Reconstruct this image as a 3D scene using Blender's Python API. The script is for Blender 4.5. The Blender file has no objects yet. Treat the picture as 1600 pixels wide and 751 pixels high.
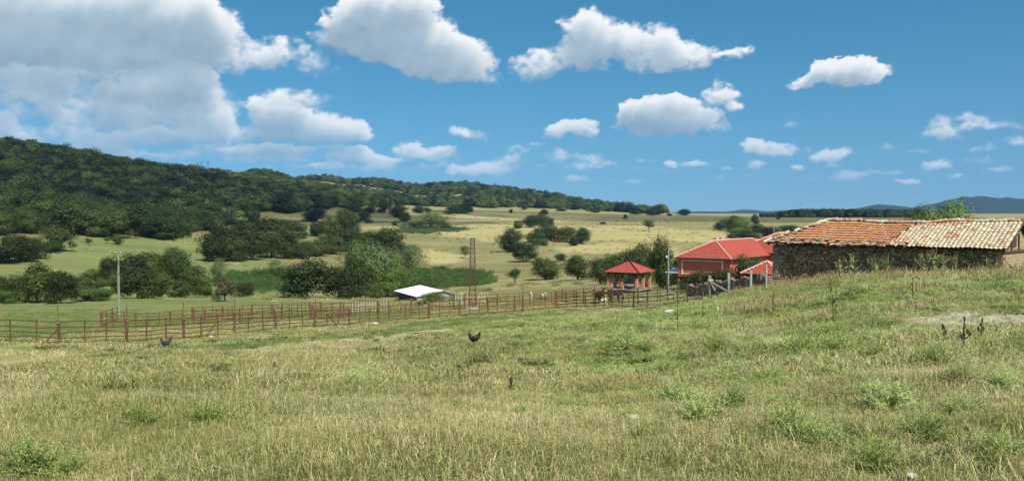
import bpy, bmesh, math, random
import numpy as np
from mathutils import Vector, Matrix, Quaternion
random.seed(7)
RNG = np.random.default_rng(11)
R = math.radians
scene = bpy.context.scene
COL = scene.collection
PI = math.pi

# ------------------------------------------------------------------ camera model (photo pixels 1600 x 751)
F = 1386.0
CX, CY = 800.0, 375.5
HOR = 333.0
PITCH = math.atan((CY - HOR) / F)
SP, CP = math.sin(PITCH), math.cos(PITCH)

def slopes(u, v):
    """pixel -> (x/y, z/y) of its viewing ray"""
    d = F * CP + (CY - v) * SP
    return (u - CX) / d, (-F * SP + (CY - v) * CP) / d

def at(u, v, y):
    a, b = slopes(u, v)
    return Vector((a * y, y, b * y))

# ------------------------------------------------------------------ terrain: height profiles along columns (depth m, photo row)
PROF = {
 -700: [(5.3,751),(10,645),(20,576),(30,553),(50,532),(90,495),(150,468),(200,445),(300,395),(360,372),(450,345),(600,275),(800,200),(900,180),(1100,190),(1500,250)],
 0:    [(5.3,751),(10,643),(20,576),(30,553),(50,536),(70,515),(90,500),(120,484),(150,470),(200,446),(250,420),(300,396),(360,374),(450,347),(600,295),(800,248),(900,232),(1000,236),(1300,260)],
 200:  [(5.3,751),(10,643),(20,577),(30,556),(45,541),(53,538),(66,520),(80,511),(110,490),(150,468),(200,452),(260,428),(320,404),(390,380),(460,362),(560,335),(700,305),(900,272),(1050,262),(1250,274),(1600,285)],
 400:  [(5.3,751),(10,644),(20,574),(30,550),(45,532),(64,519),(80,506),(110,488),(150,470),(200,455),(260,432),(340,408),(430,385),(520,362),(620,345),(750,325),(950,302),(1200,287),(1350,284),(1600,292),(2000,287),(2400,279),(2700,286)],
 600:  [(5.3,751),(10,645),(20,572),(30,547),(50,524),(65,511),(78,504),(100,489),(150,472),(185,463),(250,440),(350,410),(450,388),(600,362),(750,347),(900,336),(1100,326),(1400,318),(1800,304),(2200,291),(2500,300)],
 700:  [(5.3,751),(10,645),(20,569),(30,540),(50,515),(65,503),(81,496),(95,482),(120,471),(160,462),(200,455),(270,437),(370,406),(480,385),(650,361),(800,350),(950,340),(1200,330),(1500,322),(1800,310),(2200,294),(2500,302)],
 800:  [(5.3,751),(10,645),(20,567),(28,543),(45,512),(65,497),(83,488),(110,470),(150,456),(200,446),(265,436),(380,403),(480,385),(700,357),(900,346),(1200,334),(1400,328),(1700,314),(2100,300),(2400,308)],
 1000: [(5.3,751),(10,645),(20,565),(30,530),(45,502),(58,489),(72,481),(85,470),(108,457),(150,446),(230,432),(330,410),(450,388),(700,360),(900,349),(1200,338),(1500,333),(1900,331),(2400,334)],
 1100: [(5.3,751),(10,643),(20,555),(30,520),(45,490),(55,477),(64,469),(80,463),(100,457),(118,452),(150,444),(240,426),(400,397),(700,360),(950,347),(1300,337),(1700,333.6),(2400,333.4)],
 1200: [(5.3,751),(10,640),(20,545),(30,508),(45,475),(56,456),(64,447),(80,450),(100,450),(118,448),(150,440),(250,420),(400,397),(700,360),(1000,346),(1500,336),(2000,333.6),(2500,333.4)],
 1300: [(5.3,751),(10,633),(20,532),(30,488),(40,458),(50,444),(60,440),(66,438),(100,437),(150,430),(250,415),(400,396),(700,360),(1000,346),(1500,336),(2000,333.6)],
 1400: [(5.3,750),(10,625),(20,520),(30,470),(40,441),(50,433),(58,434),(66,432),(100,427),(150,422),(250,412),(400,395),(700,360),(1000,346),(1500,336),(2000,333.6)],
 1600: [(5.3,748),(10,615),(20,508),(30,456),(40,433),(50,430),(56,432),(66,428),(100,420),(150,415),(250,408),(400,392),(700,360),(1000,346),(1500,336),(2000,333.6)],
 2300: [(5.3,745),(10,610),(20,500),(30,450),(40,428),(50,424),(56,426),(66,424),(100,416),(150,412),(250,405),(400,390),(700,358),(1000,345),(1500,335),(2000,333.6)],
}

def pchip(x, y, q):
    x, y = np.asarray(x, float), np.asarray(y, float)
    h = np.diff(x); d = np.diff(y) / h
    m = np.zeros_like(y)
    m[0], m[-1] = d[0], d[-1]
    for i in range(1, len(x) - 1):
        if d[i - 1] * d[i] > 0:
            w1, w2 = 2 * h[i] + h[i - 1], h[i] + 2 * h[i - 1]
            m[i] = (w1 + w2) / (w1 / d[i - 1] + w2 / d[i])
    i = np.clip(np.searchsorted(x, q) - 1, 0, len(h) - 1)
    t = (q - x[i]) / h[i]
    return ((1 + 2 * t) * (1 - t) ** 2 * y[i] + t * (1 - t) ** 2 * h[i] * m[i] + t * t * (3 - 2 * t) * y[i + 1] + t * t * (t - 1) * h[i] * m[i + 1])

Y0, Y1, NY = 1.0, 10000.0, 520
LY = np.linspace(math.log(Y0), math.log(Y1), NY)
YS = np.exp(LY)
AMAX, NA = 1.25, 760
AS = np.linspace(-AMAX, AMAX, NA)
us = sorted(PROF)
tab = np.zeros((len(us), NY))
for k, u in enumerate(us):
    ys = [1.0, 3.0] + [p[0] for p in PROF[u]] + [3200, 10000]
    zs = [-1.55, -1.58] + [-(p[1] - HOR) / F * p[0] for p in PROF[u]]
    zl = -(333.6 - HOR) / F
    zs += [zl * 3200 - (6 if u < 1050 else 0), zl * 10000]
    tab[k] = pchip(ys, zs, YS)
ua = [(u - CX) / F for u in us]
GZ = np.zeros((NA, NY))
for j in range(NY):
    GZ[:, j] = pchip(ua, tab[:, j], np.clip(AS, ua[0], ua[-1]))
def blur(g, n):
    for _ in range(n):
        p = np.pad(g, 1, mode='edge')
        g = (p[:-2, 1:-1] + p[2:, 1:-1] + p[1:-1, :-2] + p[1:-1, 2:] + 4 * g) / 8
    return g
GZ = blur(GZ, 30)

def vnoise(x, y, seed=0):
    """smooth value noise, vectorised, about -1..1"""
    xi, yi = np.floor(x).astype(np.int64), np.floor(y).astype(np.int64)
    fx, fy = x - xi, y - yi
    fx, fy = fx * fx * (3 - 2 * fx), fy * fy * (3 - 2 * fy)
    def h(a, b):
        n = (a * 374761393 + b * 668265263 + seed * 974711) & 0x7fffffff
        n = ((n ^ (n >> 13)) * 1274126177) & 0x7fffffff
        n = n ^ (n >> 16)
        return (n & 0xffff) / 32767.5 - 1
    return (h(xi, yi) * (1 - fx) + h(xi + 1, yi) * fx) * (1 - fy) + (h(xi, yi + 1) * (1 - fx) + h(xi + 1, yi + 1) * fx) * fy

def Hv(x, y):
    """ground height (vectorised)"""
    x, y = np.asarray(x, float), np.asarray(y, float)
    yy = np.clip(y, Y0, Y1 * .999)
    a = np.clip(x / np.maximum(yy, 6.0), -AMAX * .999, AMAX * .999)
    fi = (a + AMAX) / (2 * AMAX) * (NA - 1); fj = (np.log(yy) - LY[0]) / (LY[-1] - LY[0]) * (NY - 1)
    i, j = fi.astype(int), fj.astype(int); i = np.minimum(i, NA - 2); j = np.minimum(j, NY - 2)
    s, t = fi - i, fj - j
    z = (GZ[i, j] * (1 - s) + GZ[i + 1, j] * s) * (1 - t) + (GZ[i, j + 1] * (1 - s) + GZ[i + 1, j + 1] * s) * t
    fade = np.clip((y - 3) / 6, 0, 1) * np.clip(1.6 - y / 500, 0, 1)
    z = z + fade * (.10 * vnoise(x * .55, y * .55, 1) + .05 * vnoise(x * 1.7, y * 1.7, 2)) 
    far = np.exp(-((y - 2350) / 380.0) ** 2)      # knolls along the crest of the far hill
    if far.max() > .01:
        uu_ = CX + F * x / np.maximum(y, 1)
        for u0, w, h in ((412, 36, 17), (505, 34, 8), (585, 40, 9), (462, 14, -8), (640, 26, -5), (735, 46, 9), (830, 40, -4)):
            z = z + far * h * np.exp(-((uu_ - u0) / w) ** 2)
    return z
def H(x, y):
    return float(Hv(np.array([x]), np.array([y]))[0])
def gpos(u, v, ymin=2.0, ymax=3500.0):
    """first point of the ground seen at photo pixel (u, v)"""
    a, b = slopes(u, v)
    ys = np.exp(np.linspace(math.log(ymin), math.log(ymax), 3000))
    g = Hv(a * ys, ys) - b * ys
    k = np.argmax(g > 0) if (g > 0).any() else int(np.argmax(g / ys))
    y = float(ys[k])
    return Vector((a * y, y, H(a * y, y)))
def project(x, y, z):
    f = y * CP - z * SP
    w = y * SP + z * CP
    return CX + F * x / f, CY - F * w / f

# ------------------------------------------------------------------ object helpers
def tag(o, label=None, cat=None, group=None, kind=None):
    if label: o['label'] = label
    if cat: o['category'] = cat
    if group: o['group'] = group
    if kind: o['kind'] = kind
    return o
def empty(name, loc=(0, 0, 0), rz=0.0):
    o = bpy.data.objects.new(name, None); COL.objects.link(o)
    o.location = loc; o.rotation_euler = (0, 0, rz); o.empty_display_size = .2
    return o
def link(name, me, m=None, parent=None):
    o = bpy.data.objects.new(name, me); COL.objects.link(o)
    if m is not None:
        me.materials.clear(); me.materials.append(m)
    if parent: o.parent = parent
    return o
def children(o):
    return [c for c in bpy.data.objects if c.parent is o]
def copy_tree(o, parent=None, kids=None):
    c = o.copy(); COL.objects.link(c)
    c.parent = parent
    for ch in (o.children if kids is None else kids):
        copy_tree(ch, c)
    return c

class MB:
    """collects vertices and faces, linked as one mesh object"""
    def __init__(s): s.v, s.f, s.c = [], [], []
    def add(s, vs, fs, c=None):
        b = len(s.v); s.v += [tuple(p) for p in vs]
        s.f += [tuple(b + i for i in f) for f in fs]
        if c is not None: s.c += [c] * len(fs)
    def quad(s, a, b, c, d, col=None): s.add([a, b, c, d], [(0, 1, 2, 3)], col)
    def box(s, c, d, M=None, col=None):
        x, y, z = d[0] / 2, d[1] / 2, d[2] / 2
        vs = [Vector((i * x, j * y, k * z)) for i in (-1, 1) for j in (-1, 1) for k in (-1, 1)]
        if M is not None: vs = [M @ p for p in vs]
        c = Vector(c)
        s.add([p + c for p in vs], [(0, 1, 3, 2), (4, 6, 7, 5), (0, 4, 5, 1), (2, 3, 7, 6), (0, 2, 6, 4), (1, 5, 7, 3)], col)
    def prism(s, pts, lo, hi, col=None):
        n = len(pts)
        s.add([(p[0], p[1], lo) for p in pts] + [(p[0], p[1], hi) for p in pts],
              [tuple(range(n - 1, -1, -1)), tuple(range(n, 2 * n))] + [(i, (i + 1) % n, n + (i + 1) % n, n + i) for i in range(n)], col)
    def tube(s, pts, rad, n=6, cap=True, col=None):
        pts = [Vector(p) for p in pts]
        if not hasattr(rad, '__len__'): rad = [rad] * len(pts)
        vs, fs = [], []
        ref = None
        for i, p in enumerate(pts):
            t = (pts[min(i + 1, len(pts) - 1)] - pts[max(i - 1, 0)])
            t = t.normalized() if t.length > 1e-9 else Vector((0, 0, 1))
            if ref is None:
                ref = t.cross(Vector((0, 0, 1))) if abs(t.z) < .9 else t.cross(Vector((1, 0, 0)))
            ref = (ref - t * ref.dot(t)).normalized()
            q = t.cross(ref)
            for k in range(n):
                a = 2 * PI * k / n
                vs.append(p + (ref * math.cos(a) + q * math.sin(a)) * rad[i])
        for i in range(len(pts) - 1):
            for k in range(n):
                fs.append((i * n + k, i * n + (k + 1) % n, (i + 1) * n + (k + 1) % n, (i + 1) * n + k))
        if cap:
            fs.append(tuple(range(n - 1, -1, -1))); fs.append(tuple((len(pts) - 1) * n + k for k in range(n)))
        s.add(vs, fs, col)
    def mesh(s, name, smooth=False):
        me = bpy.data.meshes.new(name); me.from_pydata(s.v, [], s.f); me.update()
        if smooth: me.polygons.foreach_set('use_smooth', [True] * len(me.polygons))
        if s.c and len(s.c) == len(s.f):
            at_ = me.color_attributes.new('tint', 'FLOAT_COLOR', 'CORNER')
            arr = np.ones((len(me.loops), 4), np.float32)
            n = np.zeros(len(me.polygons), np.int32); me.polygons.foreach_get('loop_total', n)
            arr[:, :3] = np.repeat(np.array(s.c, np.float32), n, axis=0)
            at_.data.foreach_set('color', arr.ravel())
        return me
    def build(s, name, m, parent=None, smooth=False):
        return link(name, s.mesh(name, smooth), m, parent)

# ------------------------------------------------------------------ materials
class NT:
    def __init__(s, name):
        s.m = bpy.data.materials.new(name); s.m.use_nodes = True
        s.t = s.m.node_tree; s.n = s.t.nodes; s.n.clear()
        s.out = s.n.new('ShaderNodeOutputMaterial')
        s.b = s.n.new('ShaderNodeBsdfPrincipled'); s.t.links.new(s.b.outputs[0], s.out.inputs[0])
        s.b.inputs['Specular IOR Level'].default_value = .25
    def new(s, k, **kw):
        n = s.n.new(k)
        for a, b in kw.items(): setattr(n, a, b)
        return n
    def L(s, a, b): s.t.links.new(a, b)
    def setv(s, sock, v):
        if hasattr(v, 'is_linked') or hasattr(v, 'links'): s.L(v, sock)
        else: sock.default_value = v
    def noise(s, scale, detail=4, rough=.55, vec=None, dist=0):
        n = s.new('ShaderNodeTexNoise'); n.inputs['Scale'].default_value = scale; n.inputs['Detail'].default_value = detail
        n.inputs['Roughness'].default_value = rough; n.inputs['Distortion'].default_value = dist
        if vec is not None: s.L(vec, n.inputs['Vector'])
        return n.outputs['Fac']
    def ramp(s, fac, stops, interp='LINEAR'):
        n = s.new('ShaderNodeValToRGB'); n.color_ramp.interpolation = interp
        e = n.color_ramp.elements
        while len(e) < len(stops): e.new(.5)
        for q, (p, c) in zip(e, stops):
            q.position = p; q.color = (c, c, c, 1) if not hasattr(c, '__len__') else (*c, 1)
        s.L(fac, n.inputs[0]); return n.outputs[0]
    def mix(s, fac, a, b, mode='MIX'):
        n = s.new('ShaderNodeMix', data_type='RGBA', blend_type=mode)
        s.setv(n.inputs[0], fac)
        for sock, v in ((n.inputs[6], a), (n.inputs[7], b)):
            s.setv(sock, (*v, 1) if isinstance(v, tuple) and len(v) == 3 else v)
        return n.outputs[2]
    def math(s, op, a, b=0.0, c=None, clamp=False):
        n = s.new('ShaderNodeMath', operation=op, use_clamp=clamp)
        s.setv(n.inputs[0], a); s.setv(n.inputs[1], b)
        if c is not None: s.setv(n.inputs[2], c)
        return n.outputs[0]
    def pos(s): return s.new('ShaderNodeNewGeometry').outputs['Position']
    def obj(s): return s.new('ShaderNodeTexCoord').outputs['Object']
    def rnd(s): return s.new('ShaderNodeObjectInfo').outputs['Random']
    def attr(s, name): return s.new('ShaderNodeAttribute', attribute_name=name)
    def color(s, c): s.setv(s.b.inputs['Base Color'], (*c, 1) if isinstance(c, tuple) else c)
    def rough(s, r): s.setv(s.b.inputs['Roughness'], r)
    def bump(s, h, strength=.5, dist=.05):
        n = s.new('ShaderNodeBump'); n.inputs['Strength'].default_value = strength; n.inputs['Distance'].default_value = dist
        s.L(h, n.inputs['Height']); s.L(n.outputs[0], s.b.inputs['Normal'])

def simple(name, c, rough=.7, var=.25, scale=6.0, metal=0.0, bump=0.0):
    n = NT(name)
    f = n.noise(scale, 5, .6, n.pos())
    lo = tuple(x * (1 - var) for x in c); hi = tuple(min(1, x * (1 + var)) for x in c)
    n.color(n.ramp(f, [(.3, lo), (.7, hi)])); n.rough(rough)
    n.b.inputs['Metallic'].default_value = metal
    if bump: n.bump(f, bump, .03)
    return n.m

def leaf_mat(name, dark, light, transl=.2, tree=.5):
    """foliage: colour varies per leaf clump (noise in the crown) and per tree"""
    n = NT(name)
    geo = n.new('ShaderNodeNewGeometry')
    f1 = n.noise(.55, 3, .6, n.pos())
    isl = geo.outputs['Random Per Island']
    f = n.math('MULTIPLY_ADD', isl, .26, n.math('MULTIPLY_ADD', f1, .85, n.math('MULTIPLY_ADD', n.rnd(), tree, -.22 - .4 * tree)))
    c = n.ramp(f, [(.1, dark), (.85, light)])
    n.color(c); n.rough(.55); n.b.inputs['Specular IOR Level'].default_value = .2
    tr = n.new('ShaderNodeBsdfTranslucent'); n.L(n.mix(1.0, c, (1.0, 1.15, .5), 'MULTIPLY'), tr.inputs[0])
    ms = n.new('ShaderNodeMixShader'); ms.inputs[0].default_value = transl
    n.L(n.b.outputs[0], ms.inputs[1]); n.L(tr.outputs[0], ms.inputs[2]); n.L(ms.outputs[0], n.out.inputs[0])
    return n.m

M = {}
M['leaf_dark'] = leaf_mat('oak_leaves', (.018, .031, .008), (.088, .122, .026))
M['leaf_mid'] = leaf_mat('green_leaves', (.04, .07, .016), (.115, .165, .04))
M['leaf_bright'] = leaf_mat('bright_leaves', (.06, .11, .02), (.15, .24, .05))
M['leaf_willow'] = leaf_mat('willow_leaves', (.075, .12, .04), (.20, .27, .10))
M['leaf_olive'] = leaf_mat('olive_leaves', (.06, .055, .02), (.13, .12, .045))
M['bark'] = simple('bark', (.10, .075, .05), .9, .4, 9)
M['rust'] = simple('rusty_steel', (.105, .060, .028), .9, .45, 7)
M['rust_red'] = simple('red_rust_paint', (.135, .066, .030), .9, .4, 5)
M['rust_pale'] = simple('pale_old_paint', (.42, .38, .33), .8, .3, 6)
M['binding'] = simple('old_wire_binding', (.17, .13, .10), .9, .4, 9)
M['wood'] = simple('weathered_wood', (.22, .19, .15), .9, .35, 9)
M['wood_dark'] = simple('dark_wood', (.07, .05, .035), .9, .35, 9)
M['concrete'] = simple('concrete', (.33, .33, .29), .85, .2, 5)
M['wire'] = simple('wire', (.2, .19, .17), .6, .2, 5)
M['dark_metal'] = simple('dark_steel', (.085, .055, .038), .8, .35, 6)
M['white_sheet'] = simple('white_sheet_roof', (.78, .79, .78), .5, .06, 1.2)
M['grey_wall'] = simple('grey_block_wall', (.33, .36, .38), .85, .15, 2)
M['plank_and_shade'] = simple('dark_planks_and_shade', (.06, .045, .035), .9, .4, 6)
M['house_red'] = simple('red_plaster', (.50, .125, .085), .85, .08, 1.2)
M['cream'] = simple('cream_paint', (.72, .56, .42), .8, .07, 2)
M['pink'] = simple('pink_plaster', (.50, .20, .15), .8, .1, 2)
M['dark_void'] = simple('dark_brown_and_shade', (.07, .045, .035), .9, .3, 3)
M['slab'] = simple('concrete_slab', (.30, .24, .20), .9, .2, 3)
M['ridge'] = simple('pale_mortar_ridge', (.60, .36, .28), .85, .2, 5)
M['cap_old'] = simple('old_ridge_tile', (.42, .27, .16), .9, .4, 4)
M['stone_dim'] = simple('weathered_stone', (.27, .22, .165), .95, .35, 5, bump=.5)
M['white_fur'] = simple('white_fleece', (.55, .52, .45), .95, .1, 6)
M['brown_fur'] = simple('brown_hide', (.026, .014, .010), .8, .3, 4)
M['black_feather'] = simple('black_feathers', (.012, .011, .010), .55, .5, 30)
M['speckle'] = simple('speckled_feathers', (.04, .038, .034), .7, .8, 45)
M['dark_hide'] = simple('black_hide', (.016, .014, .012), .8, .3, 4)
M['comb_red'] = simple('red_comb', (.35, .02, .02), .6, .2, 20)
M['beak'] = simple('horn_beak', (.35, .26, .12), .5, .2, 20)
M['stone'] = simple('field_stone', (.46, .43, .36), .9, .3, 5, bump=.5)
M['stone_pale'] = simple('pale_limestone', (.56, .54, .46), .9, .3, 3.5, bump=.7)
HAZE = 4.2e-5
# ------------------------------------------------------------------ terrain mesh
def inpoly(px, py, poly):
    r = np.zeros(px.shape, bool); n = len(poly)
    for i in range(n):
        x1, y1 = poly[i]; x2, y2 = poly[(i + 1) % n]
        c = ((y1 > py) != (y2 > py)) & (px < (x2 - x1) * (py - y1) / (y2 - y1 + 1e-9) + x1)
        r ^= c
    return r
STRAW = [[(380,352),(450,345),(540,350),(640,360),(760,378),(900,376),(1140,377),(1170,364),(1000,353),(850,352),(770,349),(700,352),(600,346),(500,341),(420,340)],
         [(690,345),(740,329),(850,333),(960,340),(840,349),(760,350)],
         [(880,395),(1050,398),(1060,386),(960,380),(860,384)], [(600,410),(700,414),(740,400),(660,388),(600,392)]]
NEAR_STRAW = [[(320,556),(420,541),(560,529),(640,521),(700,515),(724,518),(640,531),(540,541),(420,553)], [(-100,578),(0,562),(60,557),(135,556),(60,571),(0,577)], [(640,516),(770,504),(900,492),(960,482),(965,486),(900,496),(770,508)], [(230,575),(420,562),(600,556),(560,566),(400,580),(240,590)], [(560,700),(700,650),(820,640),(800,690),(640,740)]]
REEDS = [[(345,428),(445,424),(470,455),(350,458)], [(640,424),(700,418),(770,428),(765,440),(690,449),(640,446)], [(620,356),(700,350),(726,356),(700,362),(620,362)]]
LUSH = [[(0,375),(330,370),(430,410),(420,500),(0,530)], [(330,460),(640,466),(620,500),(330,500)], [(560,522),(660,502),(900,487),(920,494),(700,518),(380,545),(250,556),(260,545)]]

def build_terrain():
    rows_y = np.concatenate([[-60, -30, -15, -8, -4, -1.5], np.exp(np.linspace(math.log(1.0), math.log(9900), 430))])
    na = 560
    aa = np.linspace(-1.2, 1.2, na)
    A, Yg = np.meshgrid(aa, rows_y, indexing='ij')
    X = A * np.maximum(Yg, 6.0)
    X = np.where(Yg < 6, A * (6 + (6 - Yg) * .9), X)
    Z = Hv(X, np.maximum(Yg, 1.0)) + np.where(Yg < 1, (Yg - 1) * -.01, 0)
    nr = len(rows_y)
    V = np.stack([X, Yg, Z], -1).reshape(-1, 3)
    idx = np.arange(na * nr).reshape(na, nr)
    q = np.stack([idx[:-1, :-1], idx[1:, :-1], idx[1:, 1:], idx[:-1, 1:]], -1).reshape(-1, 4)
    me = bpy.data.meshes.new('ground')
    me.vertices.add(len(V)); me.vertices.foreach_set('co', V.ravel())
    me.loops.add(q.size); me.polygons.add(len(q))
    me.loops.foreach_set('vertex_index', q.ravel().astype(np.int32))
    me.polygons.foreach_set('loop_start', np.arange(0, q.size, 4, dtype=np.int32))
    me.update(calc_edges=True); me.validate()
    me.polygons.foreach_set('use_smooth', [True] * len(me.polygons))
    # cover: R straw, G reeds, B lush meadow
    Yc = np.maximum(Yg, 3.0)
    U, Vv = project(X, Yc, Z)
    jx = U + 10 * vnoise(X * .05, Yg * .05, 4) + 5 * vnoise(X * .2, Yg * .2, 5)
    jy = Vv + 2.2 * vnoise(X * .04, Yg * .04, 6)
    straw = np.zeros_like(U); reeds = np.zeros_like(U); lush = np.zeros_like(U)
    straw = np.where((Yg > 130) & (U > 480), .16 + .22 * vnoise(X * .012, Yg * .006, 8) + .12 * vnoise(X * .05, Yg * .03, 9), straw)
    straw = np.clip(np.where((Yg > 1000), .35, straw), 0, 1)
    for p in STRAW: straw = np.where(inpoly(jx, jy, p) & (Yg > 130), 1.0, straw)
    for p in NEAR_STRAW: straw = np.where(inpoly(jx, jy, p) & (Yg < 90), .9, straw)
    for p in REEDS: reeds = np.where(inpoly(jx, jy, p) & (Yg > 100), 1.0, reeds)
    for p in LUSH: lush = np.where(inpoly(jx, jy, p) & (Yg > 24), 1.0, lush)
    C = np.ones((na, nr, 4), np.float32)
    C[..., 0] = blur(straw, 2); C[..., 1] = blur(reeds, 1); C[..., 2] = blur(lush, 3)
    ca = me.color_attributes.new('cover', 'FLOAT_COLOR', 'POINT'); ca.data.foreach_set('color', C.ravel())
    o = link('ground', me, ground_mat()); tag(o, kind='structure')
    return o

def ground_mat():
    n = NT('meadow_ground')
    p = n.pos()
    sep = n.new('ShaderNodeSeparateColor'); n.L(n.attr('cover').outputs['Color'], sep.inputs[0])
    st = n.new('ShaderNodeMapping'); st.inputs['Scale'].default_value = (.45, 1.6, 1); st.inputs['Rotation'].default_value = (0, 0, .18); n.L(p, st.inputs['Vector'])
    big = n.noise(.014, 6, .62, st.outputs[0]); mid = n.noise(.11, 6, .65, st.outputs[0]); fine = n.noise(2.2, 6, .65, p)
    mottled = n.math('MULTIPLY_ADD', fine, .30, n.math('MULTIPLY_ADD', mid, .55, n.math('MULTIPLY', big, .40)))
    base = n.ramp(mottled, [(.40, (.07, .075, .026)), (.54, (.15, .148, .055)), (.68, (.245, .225, .095)), (.85, (.35, .30, .15))])
    lush = n.ramp(mottled, [(.40, (.10, .135, .042)), (.6, (.17, .20, .066)), (.8, (.26, .26, .10))])
    straw = n.ramp(mottled, [(.36, (.24, .22, .085)), (.6, (.37, .32, .135)), (.8, (.48, .42, .20))])
    reeds = n.ramp(mottled, [(.35, (.05, .085, .024)), (.7, (.11, .155, .05))])
    c = n.mix(sep.outputs[2], base, lush)
    c = n.mix(sep.outputs[0], c, straw)
    c = n.mix(sep.outputs[1], c, reeds)
    n.color(c); n.rough(1.0); n.b.inputs['Specular IOR Level'].default_value = .05
    n.bump(n.math('ADD', n.noise(1.3, 6, .7, p), n.math('MULTIPLY', n.noise(.25, 4, .6, p), 1.5)), .8, .35)
    return n.m
ground = build_terrain()

# trodden path: two ribbons of bare pale earth
def ribbon(mb, pix, w, seed):
    pts = [gpos(u, v) for u, v in pix]
    P = []
    for i in range(len(pts) - 1):
        n = max(2, int((pts[i + 1] - pts[i]).length / .5))
        for k in range(n):
            P.append(pts[i].lerp(pts[i + 1], k / n))
    rr = random.Random(seed)
    prev = None; ww = w
    for i in range(len(P) - 1):
        t = (P[i + 1] - P[i]); t.z = 0; t.normalize(); s = Vector((-t.y, t.x, 0))
        ww = max(.10, ww + rr.uniform(-.06, .06) + (w - ww) * .2)
        off = .10 * math.sin(i * .37 + seed) + rr.uniform(-.04, .04)
        row = []
        for k in (-1, -.33, .33, 1):
            q = P[i] + s * (ww * k + off); row.append((q.x, q.y, H(q.x, q.y) + (.03 if abs(k) < 1 else -.01)))
        if prev:
            for k in range(3): mb.quad(prev[k], prev[k + 1], row[k + 1], row[k])
        prev = row
mb = MB()
ribbon(mb, [(1010,477),(960,486),(940,489.5),(900,494),(840,500),(770,506),(700,514),(620,523),(540,530),(470,537),(400,545),(330,551)], .42, 1)
ribbon(mb, [(880,508),(800,517),(720,522),(640,527)], .32, 2)
ribbon(mb, [(120,559),(60,563),(0,567),(-80,571)], .26, 3)
dn = NT('bare_earth'); dn.color(dn.ramp(dn.noise(2.5, 6, .65, dn.pos()), [(.3, (.26, .22, .11)), (.7, (.42, .36, .21))])); dn.rough(1.0)
tag(mb.build('dirt_path', dn.m), kind='structure')

# far blue mountains
def mountain(pix, y, thick, seed, mat):
    us_ = np.arange(pix[0][0], pix[-1][0] + .1, 4.0)
    vs_ = np.interp(us_, [p[0] for p in pix], [p[1] for p in pix])
    mb = MB(); rows = 14; n = len(us_)
    V = []
    for r in range(rows):
        t = r / (rows - 1)                      # 0 front foot .. .5 crest .. 1 back foot
        for i in range(n):
            yy = y + thick * (t - .5)
            top = -(vs_[i] - HOR) / F * y * (1 + .05 * vnoise(np.array([i * .35]), np.array([1.0]), seed)[0])
            hgt = math.sin(PI * t) ** .8
            z = -20 + (top + 20) * hgt * (1 + (.12 * vnoise(np.array([i * .22]), np.array([r * .6]), seed + 3)[0] if 0 < r < rows - 1 and abs(t - .5) > .06 else 0))
            V.append(((us_[i] - CX) / F * yy, yy, z))
    fs = [(r * n + i, r * n + i + 1, (r + 1) * n + i + 1, (r + 1) * n + i) for r in range(rows - 1) for i in range(n - 1)]
    mb.add(V, fs)
    return tag(mb.build('mountain', mat, None, True), kind='structure')
mn = NT('far_forest_slope')
mn.color(mn.ramp(mn.noise(.012, 6, .65, mn.pos()), [(.3, (.012, .022, .012)), (.7, (.028, .042, .02))])); mn.rough(1)
mountain([(1230,334),(1310,329),(1345,324),(1378,318.5),(1400,321),(1425,325),(1445,321),(1475,314.5),(1500,309),(1530,307),(1560,308.5),(1600,310.5),(1680,314),(1800,322),(1950,331)], 7000, 1500, 1, mn.m)
mountain([(1020,333.5),(1060,331),(1100,330),(1130,330.5),(1160,327.5),(1180,328.5),(1200,330),(1240,327.5),(1280,329),(1330,330),(1400,332)], 8200, 1200, 2, mn.m)

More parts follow.
